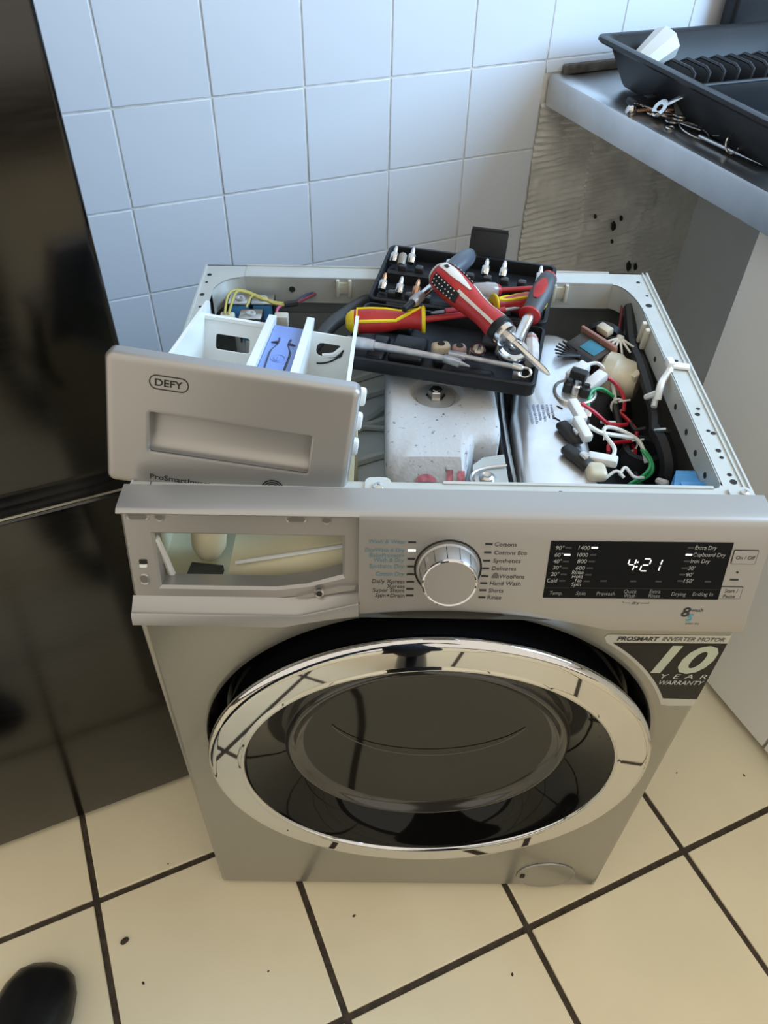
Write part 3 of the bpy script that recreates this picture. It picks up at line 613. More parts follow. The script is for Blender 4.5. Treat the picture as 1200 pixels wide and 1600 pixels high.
def frame_btn(l, r, bt, tp):
    lo = rrect(l, r, bt, tp, 0.0008, 2); li = rrect(l + 0.0007, r - 0.0007, bt + 0.0007, tp - 0.0007, 0.0004, 2); n_ = len(lo)
    o = plate(li, 0.0009, 'touch_button', M_fascia)
    b = MB(); b.grid([[FP(x, s, 0.0004) for x, s in lo], [FP(x, s, 0.0004) for x, s in li]], closed=True); W(b, 'button_gap', M_ink, o, smooth=0); return o
b1 = frame_btn(0.2664, 0.2895, 0.0890, 0.1046); b2 = frame_btn(0.2636, 0.2852, 0.0490, 0.0635)
prints([('On / Off', 0.2698, 0.2877, 0.0945, 0.0040)], 0.0012, b1, 'button_lettering', M_ink); prints([('Start /', 0.2682, 0.2810, 0.0568, 0.0040), ('Pause', 0.2680, 0.2796, 0.0506, 0.0040)], 0.0012, b2, 'button_lettering', M_ink)
plate([(0.2705, 0.0704), (0.2785, 0.0704), (0.2785, 0.0719), (0.2705, 0.0719)], 0.0005, 'indicator_light', M_ink)
plate(circ(0.2755, 0.0795, 0.0011, 12), 0.0005, 'indicator_light', M_led_off)
prints([('8', 0.2328, 0.2415, 0.0271, 0.0108)], 0.0004, None, 'capacity_print', M_ink, 0.2, 0.02); prints([('wash', 0.2418, 0.2533, 0.0331, 0.0040), ('smart dry', 0.2392, 0.2530, 0.0175, 0.0023)], 0.0004, None, 'capacity_print', M_ink)
prints([('5', 0.2388, 0.2455, 0.0215, 0.0082)], 0.00045, None, 'capacity_print', mat('cyan_print', (0.07, 0.32, 0.42), 0.6), 0.2, 0.02)
b = MB()
for (x, s) in ((0.1735, 0.0440), (0.1985, 0.0440)): b.add([FP(x, s, 0.0004), FP(x + 0.0003, s - 0.0022, 0.0004), FP(x + 0.0007, s - 0.0022, 0.0004), FP(x + 0.0004, s, 0.0004)], [(0, 1, 2, 3)])
for (xa, xb) in ((0.1738, 0.1815), (0.191, 0.1988)): b.add([FP(xa, 0.0418, 0.0004), FP(xb, 0.0418, 0.0004), FP(xb, 0.0422, 0.0004), FP(xa, 0.0422, 0.0004)], [(0, 1, 2, 3)])
W(b, 'child_lock_print', M_ink, smooth=0, fix=False)
prints([('dry', 0.1828, 0.1902, 0.0408, 0.0034)], 0.0004, None, 'child_lock_print', M_ink, 0.2)

# warranty sticker on the front panel
YS = -0.0004
stk = MB(); arc = [(DC.x + 0.277 * math.cos(a), DC.z + 0.277 * math.sin(a)) for a in [math.radians(52 - 30 * k / 14) for k in range(15)]]
outs = [(0.2965, 0.6800), (0.1715, 0.6790), (0.1690, 0.6740)] + [(x, z) for x, z in arc] + [(0.262, 0.5500), (0.268, 0.5480), (0.2965, 0.5490)]
stk.add([(x, y, z) for y in (0, YS) for x, z in outs], [tuple(range(len(outs), 2 * len(outs)))])
so = W(stk, 'warranty_sticker', M_sticker, smooth=0)
blk = [(0.2965, 0.6668), (0.1790, 0.6655)] + [(DC.x + 0.281 * math.cos(a), DC.z + 0.281 * math.sin(a)) for a in [math.radians(50.5 - 26 * k / 12) for k in range(1, 13)]] + [(0.2965, 0.5625)]
b = MB(); b.add([(x, YS * 1.6, z) for x, z in blk], [tuple(range(len(blk)))]); W(b, 'black_field', M_sticker_black, so, smooth=0)
def sprint(rows_, m, shear=0.25, bold=0.0, y=YS * 2.4, space=1.0):
    b = MB()
    for (t, xa, xb, z, h) in rows_:
        vs, fs = text_geo(t, xb - xa, h, shear, bold, space=space); b.add([(xa + u, y, z + v) for u, v in vs], fs)
    return W(b, 'sticker_lettering', m, so, smooth=0, fix=False)
sprint([('PROSMART', 0.1825, 0.2246, 0.6696, 0.0066)], M_ink, 0.2, 0.02); sprint([('INVERTER MOTOR', 0.2282, 0.2915, 0.6700, 0.0066)], mat('grey_ink', (0.08, 0.08, 0.075), 0.6), 0.2)
sprint([('10', 0.2310, 0.2925, 0.6150, 0.0465)], M_silver_ink, 0.22, 0.03); sprint([('YEAR', 0.2440, 0.2940, 0.6030, 0.0085)], M_white_ink, 0.2, space=1.9); sprint([('WARRANTY', 0.2455, 0.2940, 0.5915, 0.0078)], M_white_ink, 0.25, 0.005)

# ------------------------------------------------------------------ inside the open machine
def star(poly, c, n):
    """points of a star-shaped outline seen from c at n even angles"""
    out = []
    for k in range(n):
        a = 2 * PI * k / n; dx, dy = math.cos(a), math.sin(a); best = None
        for i in range(len(poly)):
            (x1_, y1_), (x2_, y2_) = poly[i], poly[(i + 1) % len(poly)]
            ex, ey = x2_ - x1_, y2_ - y1_; det = dx * (-ey) + ex * dy
            if abs(det) < 1e-12: continue
            rx, ry = x1_ - c[0], y1_ - c[1]
            t = (rx * (-ey) + ex * ry) / det; u = (dx * ry - dy * rx) / det
            if t > 0 and -1e-6 <= u <= 1 + 1e-6 and (best is None or t > best): best = t
        out.append((c[0] + best * dx, c[1] + best * dy))
    return out
def inset(pts, c, d):
    out = []
    for x, y in pts:
        v = Vector((x - c[0], y - c[1])); L = v.length; out.append((c[0] + v.x * (L - d) / L, c[1] + v.y * (L - d) / L))
    return out
# tub
TC = Vector((0.0, 0.0, 0.435))
tub = W(MB().lathe([(0.10, 0.10), (0.105, 0.262), (0.115, 0.272), (0.20, 0.272), (0.45, 0.272), (0.46, 0.262), (0.462, 0.05)], TC, (0, 1, 0), 72), 'tub', M_tub)
for y in (0.135, 0.175, 0.205, 0.255, 0.32, 0.385, 0.43):
    pts = [(TC.x + 0.275 * math.sin(a), y + 0.022 * math.sin(a * 3), TC.z + 0.275 * math.cos(a)) for a in [-1.1 + 2.2 * k / 24 for k in range(25)]]
    W(MB().tube(pts, 0.0055, 6), 'tub_rib', M_tub, tub)
b = MB(); b.tube([(-0.09, 0.30, 0.700), (-0.055, 0.335, 0.704)], 0.004, 6); b.tube([(-0.085, 0.30, 0.701), (-0.05, 0.29, 0.706)], 0.004, 6); W(b, 'tub_rib', M_tub, tub)
# counterweight
cc = (0.004, 0.270)
cw_poly = [(-0.0555, 0.43), (-0.0555, 0.128), (0.030, 0.128), (0.0345, 0.170), (0.0400, 0.1870), (0.0560, 0.1880), (0.0705, 0.1930), (0.0745, 0.215), (0.0745, 0.43)]
o0 = star(cw_poly, cc, 72)
def front_drop(pts, z, zf): return [(x, y, z - zf * max(0.0, min(1.0, (0.160 - y) / 0.03))) for x, y in pts]
mb = MB()
mb.grid([[(x, y, 0.690) for x, y in o0], front_drop(o0, 0.764, 0.045), front_drop(inset(o0, cc, 0.0015), 0.771, 0.040), front_drop(inset(o0, cc, 0.005), 0.7765, 0.034), front_drop(inset(o0, cc, 0.010), 0.778, 0.028),
         front_drop(inset(o0, cc, 0.026), 0.7782, 0.0), [(x, y, 0.7782) for x, y in circ(cc[0], cc[1], 0.0315, 72)], [(x, y, 0.7770) for x, y in circ(cc[0], cc[1], 0.0300, 72)], [(x, y, 0.7700) for x, y in circ(cc[0], cc[1], 0.0268, 72)], [(x, y, 0.7695) for x, y in circ(cc[0], cc[1], 0.001, 72)]], closed=True)
cw = W(mb, 'counterweight', M_conc, smooth=50, label='pale concrete counterweight block')
W(MB().lathe([(0, 0.0228), (0.0018, 0.0228), (0.0018, 0.009)], (cc[0] - 0.001, cc[1] - 0.001, 0.7698), (0, 0, 1), 40), 'washer', mat('dull_washer', (0.42, 0.43, 0.43), 0.5, 0.2), cw)
bt = W(MB().lathe([(0, 0.0115), (0.002, 0.0115), (0.002, 0.0090), (0.0095, 0.0090), (0.0105, 0.0078), (0.0105, 0.0)], (cc[0] - 0.001, cc[1] - 0.001, 0.7716), (0, 0, 1), 6), 'bolt', M_zinc, cw, smooth=20)
W(MB().lathe([(0, 0.0045), (0.0006, 0.004), (0.0006, 0)], (cc[0] - 0.001, cc[1] - 0.001, 0.7821), (0, 0, 1), 12), 'bolt_head', M_zinc, cw)
def on_slope(x, t): return (x, 0.1378 + t * 0.0160 - 0.0009, 0.7572 + t * 0.0205 + 0.0009)
b = MB()
b.add([on_slope(-0.012 + 0.011 * math.cos(a), -0.02 + 0.32 * math.sin(a)) for a in [PI * k / 10 for k in range(11)]], [tuple(range(11))])
for (xa, xb, ta, tb) in ((0.010, 0.0165, -0.05, 0.48), (0.0215, 0.029, -0.05, 0.45)): b.add([on_slope(xa, ta), on_slope(xb, ta), on_slope(xb, tb), on_slope(xa, tb)], [(0, 1, 2, 3)])
W(b, 'pink_stamp', M_pink, cw, smooth=0)
# bracket foot beside the counterweight
b = MB(); b.prism([(0.036, 0.108), (0.076, 0.108), (0.076, 0.184), (0.052, 0.178), (0.040, 0.165)], 0.754, 0.7575); br_ = W(b, 'tub_bracket', M_tub)
b = MB(); b.tube(smooth_path([(0.076, 0.162, 0.7605), (0.055, 0.158, 0.7605), (0.040, 0.150, 0.7605), (0.036, 0.137, 0.7605), (0.043, 0.124, 0.7605), (0.060, 0.119, 0.7605), (0.076, 0.126, 0.7605)], 5), 0.0017, 6); W(b, 'bracket_rim', M_alu, br_)
W(MB().lathe([(0, 0.0125), (0.003, 0.0125), (0.0035, 0.0085), (0.0080, 0.0075), (0.0095, 0.005), (0.0080, 0.002), (0.008, 0)], (0.0520, 0.1390, 0.7575), (0, 0, 1), 20), 'screw', M_zinc, br_)
# dark polished strip beside the heater duct
rows = []
for y in (0.09, 0.14, 0.20, 0.26, 0.31, 0.36, 0.42):
    sh = 0.0 if y < 0.26 else (y - 0.26) * 0.06
    rows.append([(0.0765 + sh, y, 0.70), (0.0775 + sh, y, 0.738), (0.0800 + sh, y, 0.742), (0.0835 + sh, y, 0.737), (0.087 + sh, y, 0.735), (0.093 + sh, y, 0.734)])
W(MB().grid(rows), 'duct_seam', mat('dark_polished_steel', (0.16, 0.155, 0.16), 0.22, 1.0, noise_amt=0.3, noise_scale=20), smooth=60)
b = MB(); b.tube(smooth_path([(0.090, 0.345, 0.745), (0.0865, 0.28, 0.744), (0.0855, 0.2, 0.744), (0.087, 0.13, 0.744), (0.087, 0.09, 0.744)], 5), 0.0022, 6); W(b, 'seal_wire', M_zinc)
# aluminium heater duct
hc = (0.135, 0.25)
h_poly = [(0.088, 0.088), (0.0915, 0.18), (0.0935, 0.262), (0.104, 0.312), (0.112, 0.37), (0.128, 0.415), (0.155, 0.437), (0.185, 0.425), (0.203, 0.385), (0.2025, 0.335), (0.193, 0.285), (0.186, 0.255), (0.177, 0.235), (0.1735, 0.15), (0.1725, 0.088)]
h0 = star(h_poly, hc, 96)
def sm(pts, it=2):
    for _ in range(it): pts = [((pts[i - 1][0] + 2 * pts[i][0] + pts[(i + 1) % len(pts)][0]) / 4, (pts[i - 1][1] + 2 * pts[i][1] + pts[(i + 1) % len(pts)][1]) / 4) for i in range(len(pts))]
    return pts
h0 = sm(h0)
def hz(x, y):
    q = max(0.0, min(1.0, (y - 0.270) / 0.035)); return 0.003 * q * q * (3 - 2 * q) + 0.0006 * noise.noise((x * 40, y * 40, 0))
mb = MB(); mb.grid([[(x, y, 0.690) for x, y in h0], [(x, y, 0.744 + hz(x, y)) for x, y in h0], [(x, y, 0.753 + hz(x, y)) for x, y in inset(h0, hc, 0.0025)], [(x, y, 0.758 + hz(x, y)) for x, y in inset(h0, hc, 0.007)], [(x, y, 0.7598 + hz(x, y)) for x, y in inset(h0, hc, 0.013)]]
        + [[(hc[0] + (x - hc[0]) * q, hc[1] + (y - hc[1]) * q, 0.760 + hz(hc[0] + (x - hc[0]) * q, hc[1] + (y - hc[1]) * q)) for x, y in inset(h0, hc, 0.015)] for q in (0.85, 0.6, 0.35, 0.02)], closed=True)
ht = W(mb, 'heater_duct', M_alu, smooth=45, label='stained aluminium heater duct')
for (x, y, L, a) in ((0.150, 0.268, .008, -.7), (0.143, 0.246, .010, -.8), (0.147, 0.224, .008, -.8), (0.150, 0.205, .010, -.8), (0.155, 0.178, .012, -.6), (0.128, 0.30, .012, -.5)):
    W(MB().tube([(x - L / 2 * math.cos(a), y - L / 2 * math.sin(a), 0.7605), (x + L / 2 * math.cos(a), y + L / 2 * math.sin(a), 0.7605)], 0.0009, 5), 'pressed_slot', M_dark_gap, ht)
b = MB(); rs = random.Random(5)      # worn, unreadable stamp: rows of short faded strokes
for k in range(6):
    yy = 0.272
    while yy > 0.272 - (0.034, 0.033, 0.026, 0.030, 0.020, 0.024)[k]:
        L_ = rs.uniform(0.0012, 0.0035); xx = 0.113 + k * 0.0052
        b.add([(xx + a_, y_, 0.7612 + hz(xx + a_, y_)) for a_, y_ in ((0, yy), (0.0026, yy), (0.0026, yy - L_), (0, yy - L_))], [(0, 1, 2, 3)])
        yy -= L_ + rs.uniform(0.0006, 0.0016)
W(b, 'stamped_print', mat('faded_blue_grey_print', (0.25, 0.27, 0.36), 0.6), ht, smooth=0, fix=False)
b = MB(); b.tube([(0.0985 + 0.005 * math.cos(a), 0.126 + 0.005 * math.sin(a), 0.757) for a in [2 * PI * k / 12 for k in range(12)]], 0.0012, 6, closed=True); W(b, 'spring_clip', M_wire_white, ht)
b = MB(); b.tube([(0.083 + 0.004 * math.cos(a), 0.106 + 0.004 * math.sin(a), 0.757) for a in [2 * PI * k / 12 for k in range(12)]], 0.0012, 6, closed=True); W(b, 'spring_clip', M_wire_white, ht)
# round thermostat seat on the duct
W(MB().lathe([(0, 0.026), (0.004, 0.026), (0.005, 0.024), (0.003, 0.022), (0.003, 0)], (0.172, 0.296, 0.760), (0, 0, 1), 32), 'thermostat_seat', M_alu, ht)
for (x, y) in ((0.163, 0.298), (0.172, 0.293), (0.182, 0.288)):
    W(MB().lathe([(0, 0.006), (0.010, 0.006), (0.012, 0.004), (0.016, 0.004)], (x, y, 0.762), (0.1, 0.2, 1), 12), 'thermostat_stud', M_black_soft if x != 0.172 else M_zinc, ht)
W(MB().rbox((0.178, 0.315, 0.772), (0.020, 0.012, 0.018), 0.002, R=Matrix.Rotation(-0.5, 3, 'Z')), 'thermostat_body', M_black_soft, ht)
# heater terminal seats along the duct edge
for (x, y, a) in ((0.152, 0.213, -1.15), (0.153, 0.172, -0.95)):
    R_ = Matrix.Rotation(a, 3, 'Z'); W(MB().rbox((x, y, 0.766), (0.040, 0.016, 0.010), 0.005, 3, R=R_), 'heater_terminal', M_black_soft, ht)
    W(MB().rbox((x + 0.006, y - 0.006, 0.772), (0.010, 0.008, 0.008), 0.001, R=R_), 'spade_tab', M_zinc, ht)
W(MB().rbox((0.170, 0.150, 0.764), (0.022, 0.024, 0.014), 0.006, 3), 'ceramic_stud', M_cream_motor, ht)
# crimp sleeves with wires
def sleeve(c, d, L, w, h, m=M_terminal): return W(MB().rbox(c, (L, w, h), 0.0022, 2, R=align(d)), 'terminal_sleeve', m)
sleeve((0.181, 0.331, 0.768), (0.75, 0.60, 0.25), 0.030, 0.015, 0.012); sleeve((0.199, 0.314, 0.766), (0.75, 0.60, 0.25), 0.032, 0.015, 0.012)
sleeve((0.164, 0.243, 0.774), (-0.25, 1, 0.1), 0.034, 0.011, 0.011); sleeve((0.163, 0.208, 0.776), (-0.25, 1, 0.1), 0.034, 0.011, 0.011); sleeve((0.179, 0.166, 0.768), (0.85, -0.35, 0.1), 0.032, 0.012, 0.010)
sleeve((0.183, 0.262, 0.757), (0.3, 1, 0.2), 0.016, 0.009, 0.006, M_zinc)
def wire(pts, m, r=0.0022, name='wire'): return W(MB().tube(smooth_path(pts, 7), r, 7), name, m)
wire([(0.193, 0.340, 0.772), (0.208, 0.343, 0.772), (0.222, 0.328, 0.762), (0.227, 0.305, 0.745), (0.228, 0.295, 0.735)], M_wire_white, 0.0024)
wire([(0.211, 0.322, 0.768), (0.225, 0.318, 0.762), (0.236, 0.305, 0.750), (0.236, 0.292, 0.738)], M_wire_red, 0.0024)
wire([(0.184, 0.270, 0.760), (0.190, 0.292, 0.765), (0.205, 0.302, 0.764), (0.222, 0.300, 0.754)], M_wire_green, 0.0022)
wire([(0.170, 0.256, 0.776), (0.186, 0.250, 0.768), (0.204, 0.246, 0.755), (0.222, 0.252, 0.748), (0.233, 0.262, 0.742)], M_wire_red, 0.0024)
wire([(0.232, 0.295, 0.735), (0.244, 0.280, 0.730), (0.248, 0.262, 0.728), (0.238, 0.246, 0.730), (0.222, 0.238, 0.734), (0.205, 0.226, 0.740), (0.202, 0.214, 0.738)], M_wire_red, 0.0024)
wire([(0.188, 0.165, 0.770), (0.195, 0.182, 0.770), (0.188, 0.205, 0.772), (0.195, 0.222, 0.768), (0.215, 0.226, 0.760), (0.236, 0.218, 0.750), (0.243, 0.200, 0.735)], M_wire_white, 0.0024)
wire([(0.170, 0.212, 0.778), (0.185, 0.207, 0.772), (0.205, 0.210, 0.766), (0.225, 0.216, 0.758)], M_wire_white, 0.0026)
wire([(0.240, 0.214, 0.745), (0.248, 0.200, 0.738), (0.244, 0.182, 0.735), (0.222, 0.168, 0.732), (0.205, 0.160, 0.730)], M_wire_green, 0.0022)
wire([(0.236, 0.208, 0.748), (0.244, 0.192, 0.742), (0.236, 0.178, 0.738), (0.215, 0.163, 0.735)], M_wire_green, 0.0020)
wire([(0.196, 0.150, 0.760), (0.203, 0.158, 0.764), (0.212, 0.150, 0.758), (0.226, 0.158, 0.750)], M_wire_white, 0.0018)
wire([(0.180, 0.146, 0.758), (0.192, 0.152, 0.764), (0.200, 0.146, 0.760)], M_wire_white, 0.0018)
wire([(0.226, 0.300, 0.742), (0.230, 0.275, 0.728), (0.236, 0.250, 0.718), (0.238, 0.225, 0.712), (0.246, 0.18, 0.70)], M_black_soft, 0.0042, 'wire_loom')
wire([(0.226, 0.310, 0.745), (0.212, 0.33, 0.73), (0.205, 0.36, 0.72)], M_black_soft, 0.0035, 'wire_loom')
wire([(0.236, 0.27, 0.72), (0.243, 0.24, 0.72), (0.233, 0.22, 0.72)], M_wire_red, 0.0022)
for (x, y, z) in ((0.229, 0.298, 0.742), (0.237, 0.243, 0.726)):
    b = MB(); b.tube([(x + 0.008 * math.cos(a), y + 0.003 * math.sin(a), z + 0.008 * math.sin(a)) for a in [2 * PI * k / 12 for k in range(12)]], 0.0014, 5, closed=True); b.tube([(x, y, z + 0.006), (x + 0.012, y - 0.004, z + 0.012)], 0.0012, 5); W(b, 'cable_tie', M_wire_white)
b = MB(); b.rbox((0.206, 0.252, 0.752), (0.018, 0.003, 0.003), 0.0008); b.tube([(0.203, 0.252, 0.752), (0.200, 0.238, 0.748), (0.197, 0.226, 0.746)], 0.0008, 5); W(b, 'cable_tie', M_wire_white)
b = MB(); b.lathe([(0, 0.004), (0.014, 0.005), (0.016, 0.002)], (0.253, 0.178, 0.728), (0.2, -0.6, 0.3), 8); W(b, 'wire_end_cap', M_terminal)
# black shapes added to fill the dark inside on the right; bellows hose
W(MB().lathe([(0, 0.062), (0.02, 0.066), (0.06, 0.060), (0.09, 0.045)], (0.20, 0.335, 0.65), (0.1, 0.2, 1), 28), 'dark_fill_drum', M_black)
W(MB().rbox((0.225, 0.20, 0.665), (0.085, 0.11, 0.06), 0.02, 3), 'dark_fill_block', M_black)
prof = []
for k in range(22): prof.append((k * 0.008, 0.0235 if k % 2 else 0.0275))
prof += [(0.178, 0.024), (0.178, 0.017), (0.15, 0.016)]
W(MB().lathe(prof, (0.250, 0.232, 0.550), (0, 0.02, 1), 24, cap=False), 'bellows_hose', M_black_soft, smooth=60)
# dryer fan motor
ax = Vector((0.80, 0.55, 0.20)).normalized()
Rm = align(ax, (0, 0, 1))
mo = W(MB().rbox((0.206, 0.385, 0.752), (0.030, 0.052, 0.040), 0.002, R=Rm), 'fan_motor', M_core, label='fan motor core')
W(MB().rbox(Vector((0.206, 0.385, 0.752)) + Rm @ Vector((0.001, -0.006, 0.0206)), (0.020, 0.026, 0.0006), 0.0002, R=Rm), 'motor_label', M_teal, mo)
W(MB().rbox(Vector((0.206, 0.385, 0.752)) + Rm @ Vector((0.018, 0.0, 0.003)), (0.005, 0.062, 0.046), 0.002, R=Rm), 'mounting_plate', M_pinkplate, mo)
oc = Vector((0.206, 0.385, 0.752)) + ax * 0.022
W(MB().lathe([(0, 0.026), (0.004, 0.031), (0.018, 0.031), (0.022, 0.028), (0.038, 0.026), (0.047, 0.018), (0.050, 0.0)], oc - Vector((0.004, 0.040, 0.010)), (0.85, -0.50, 0.05), 28), 'motor_housing', M_cream_motor, mo)
W(MB().rbox(oc + Vector((0.028, -0.068, 0.006)), (0.014, 0.012, 0.016), 0.002, R=Rm), 'housing_lug', M_cream_motor, mo)
W(MB().rbox(oc + Vector((0.040, -0.046, 0.006)), (0.010, 0.012, 0.014), 0.002, R=Rm), 'housing_lug', M_cream_motor, mo)
W(MB().rbox(oc + Vector((0.002, 0.008, 0.026)), (0.012, 0.020, 0.010), 0.002, R=Rm), 'housing_lug', M_cream_motor, mo)
W(MB().lathe([(0, 0.026), (0.010, 0.028), (0.014, 0.024)], oc + Vector((0.006, 0.016, 0.000)), (0.45, 0.85, 0.1), 28), 'fan_ring', M_black, mo)
hub = Vector((0.2440, 0.3940, 0.7760))
W(MB().lathe([(0, 0.005), (0.004, 0.005), (0.005, 0.003)], hub, (0.3, 0.5, 0.8), 12), 'fan_hub', M_wire_white, mo)
for k in range(8):
    a = math.radians(150 + k * 24); d = Vector((math.cos(a) * 0.9, math.sin(a) * 0.75, -0.25 * abs(math.sin(a)))) * 0.030
    W(MB().tube([hub + Vector((0, 0, 0.002)), hub + d], [0.0019, 0.0013], 6), 'cooling_vane', M_wire_white if k > 1 else M_black, mo)
hub2 = Vector((0.190, 0.368, 0.766))
for k in range(6):
    a = math.radians(125 + k * 15); W(MB().tube([hub2, hub2 + Vector((math.cos(a) * 0.032, math.sin(a) * 0.030, 0.006))], [0.0020, 0.0013], 6), 'cooling_vane', M_black, mo)
W(MB().rbox((0.197, 0.366, 0.762), (0.016, 0.030, 0.012), 0.002, R=Rm), 'motor_bracket', M_black, mo)
# blue capacitor box in the front corner
b = MB(); b.prism([(0.232, 0.090), (0.286, 0.090), (0.286, 0.122), (0.270, 0.126), (0.270, 0.141), (0.250, 0.141)], 0.735, 0.776)
bx_ = W(b, 'blue_terminal_box', M_blue_box, label='bright blue moulded terminal box')
W(MB().rbox((0.263, 0.104, 0.779), (0.034, 0.026, 0.008), 0.001), 'box_step', M_blue_box, bx_)
W(MB().rbox((0.284, 0.112, 0.782), (0.003, 0.045, 0.040), 0.0008, R=Matrix.Rotation(0.25, 3, 'Y')), 'box_flange', M_blue_box, bx_)
for y in (0.104, 0.112): W(MB().bb(0.272, 0.283, y, y + 0.002, 0.778, 0.781), 'box_rib', M_blue_box, bx_)
W(MB().bb(0.240, 0.256, 0.085, 0.090, 0.755, 0.778), 'box_tab', M_blue_box, bx_)
# mains cable down the right wall with its clip
wire([(0.266, 0.452, 0.79), (0.264, 0.40, 0.768), (0.262, 0.345, 0.77), (0.262, 0.30, 0.765), (0.262, 0.262, 0.758), (0.258, 0.235, 0.752)], M_black_soft, 0.0075, 'mains_cable')
wire([(0.258, 0.235, 0.754), (0.262, 0.212, 0.752), (0.266, 0.190, 0.735), (0.262, 0.175, 0.70)], M_black, 0.010, 'mains_plug')
b = MB(); b.tube(smooth_path([(0.253, 0.228, 0.760), (0.262, 0.222, 0.766), (0.270, 0.226, 0.760)], 4), 0.0024, 6); b.lathe([(0, 0.009), (0.006, 0.009)], (0.261, 0.224, 0.754), (0.2, 1, 0.2), 12); W(b, 'cable_clamp', M_zinc)
wire([(0.236, 0.262, 0.745), (0.240, 0.252, 0.742), (0.252, 0.252, 0.744)], M_black_soft, 0.0022)
wire([(0.262, 0.470, 0.785), (0.256, 0.44, 0.765), (0.246, 0.42, 0.75)], mat('dark_red_wire', (0.16, 0.02, 0.02), 0.5), 0.0022)
wire([(0.266, 0.468, 0.785), (0.262, 0.43, 0.765), (0.25, 0.41, 0.75)], M_wire_blue, 0.003)
b = MB(); b.rbox((0.2830, 0.2850, HT + 0.003), (0.022, 0.010, 0.004), 0.0015, R=Matrix.Rotation(-0.15, 3, 'Z')); b.tube(smooth_path([(0.274, 0.288, HT + 0.003), (0.270, 0.280, HT - 0.002), (0.263, 0.272, HT - 0.008), (0.258, 0.262, HT - 0.010), (0.256, 0.254, HT - 0.022)], 4), 0.0042, 8); b.rbox((0.272, 0.289, HT + 0.004), (0.008, 0.014, 0.010), 0.002)
W(b, 'cable_saddle', M_white_pl)
b = MB(); b.tube(smooth_path([(0.252, 0.278, 0.770), (0.256, 0.272, 0.778), (0.262, 0.276, 0.776), (0.258, 0.262, 0.768)], 4), 0.0035, 6); W(b, 'cable_saddle', M_white_pl)

# inlet valves in the back left corner
VB = MB(); VB.rbox((0, 0, -0.006), (0.026, 0.024, 0.030), 0.003); v_blue = VB
for k, (x, y, z, s) in enumerate(((-0.2480, 0.4570, 0.786, 1.0), (-0.2180, 0.4580, 0.786, 1.0), (-0.2305, 0.4270, 0.782, 1.0))):
    vb = W(MB().rbox((x, y, z - 0.018), (0.027, 0.023, 0.030), 0.003), 'solenoid_valve', M_blue_box)
    W(MB().rbox((x, y, z - 0.001), (0.029, 0.025, 0.003), 0.001), 'yoke_plate', M_zinc, vb); W(MB().bb(x - 0.0150, x - 0.0135, y - 0.012, y + 0.012, z - 0.036, z), 'yoke_plate', M_black, vb); W(MB().bb(x + 0.0135, x + 0.0150, y - 0.012, y + 0.012, z - 0.036, z), 'yoke_plate', M_black, vb)
    W(MB().lathe([(0, 0.0065), (0.002, 0.006), (0.002, 0.003), (0.0005, 0.002)], (x, y, z + 0.0005), (0, 0, 1), 14), 'solenoid_core', mat('pale_grey_plastic', (0.45, 0.46, 0.46), 0.5), vb)
    W(MB().lathe([(0, 0.013), (0.05, 0.013)], (x, y, z - 0.085), (0, 0, 1), 12), 'valve_body', M_white_pl, vb)
for (x, y, z) in ((-0.259, 0.415, 0.780), (-0.190, 0.417, 0.780)): W(MB().rbox((x, y, z), (0.018, 0.014, 0.016), 0.002), 'valve_connector', M_beige_clip)
wire([(-0.262, 0.414, 0.788), (-0.259, 0.440, 0.802), (-0.246, 0.452, 0.802), (-0.225, 0.450, 0.796), (-0.205, 0.442, 0.790), (-0.188, 0.440, 0.788)], M_wire_yellow, 0.0017)
wire([(-0.257, 0.414, 0.788), (-0.250, 0.442, 0.803), (-0.238, 0.449, 0.800), (-0.215, 0.444, 0.793), (-0.188, 0.443, 0.788)], M_wire_yellow, 0.0017)
wire([(-0.236, 0.430, 0.790), (-0.228, 0.446, 0.798), (-0.205, 0.446, 0.790), (-0.188, 0.445, 0.788)], M_wire_yellow, 0.0015)
wire([(-0.188, 0.442, 0.788), (-0.172, 0.447, 0.788)], M_black_soft, 0.0042, 'wire_loom')
wire([(-0.172, 0.447, 0.788), (-0.160, 0.460, 0.788), (-0.150, 0.474, 0.786)], mat('dark_red_wire', (0.16, 0.02, 0.02), 0.5), 0.0022)
wire([(-0.172, 0.449, 0.788), (-0.162, 0.463, 0.789), (-0.153, 0.475, 0.786)], M_wire_blue, 0.0028)
wire([(-0.188, 0.442, 0.788), (-0.196, 0.436, 0.786), (-0.197, 0.425, 0.784)], mat('pink_wire', (0.55, 0.12, 0.25), 0.45), 0.0017)
# corrugated drain hose
path = smooth_path([(-0.070, 0.474, 0.775), (-0.084, 0.462, 0.782), (-0.107, 0.425, 0.786), (-0.132, 0.385, 0.784), (-0.155, 0.34, 0.765), (-0.17, 0.30, 0.72)], 14)
W(MB().tube(path, [0.0098 if k % 2 else 0.0085 for k in range(len(path))], 12), 'corrugated_hose', M_hose, smooth=60)

# ------------------------------------------------------------------ loose detergent drawer, resting tilted in the open front corner
from mathutils import Euler
DW, DH = 0.228, 0.131
dr = thing('detergent_drawer', 'loose detergent drawer with silver front and white tray, propped on the open machine', 'drawer')
dr.matrix_world = MM @ Matrix.Translation((-0.3227, 0.0765, 0.8069)) @ Euler((-0.2362, 0.1307, -0.0461), 'XYZ').to_matrix().to_4x4()
def Dd(b, name, m, parent=None, smooth=35, label=None, fix=True): return b.build(name, m, parent or dr, None, smooth, fix, label)
HX0, HX1, HZ0, HZ1 = 0.0402, 0.1891, 0.0385, 0.0785
def rl(d, y, r=0.008): return [(x, y, z) for x, z in rrect(d, DW - d, d, DH - d, max(r - d, 0.001), 6)]
def hl(d, y, r=0.0022): return [(x, y, z) for x, z in rrect(HX0 - d, HX1 + d, HZ0 - d, HZ1 + d, r + d, 6)]
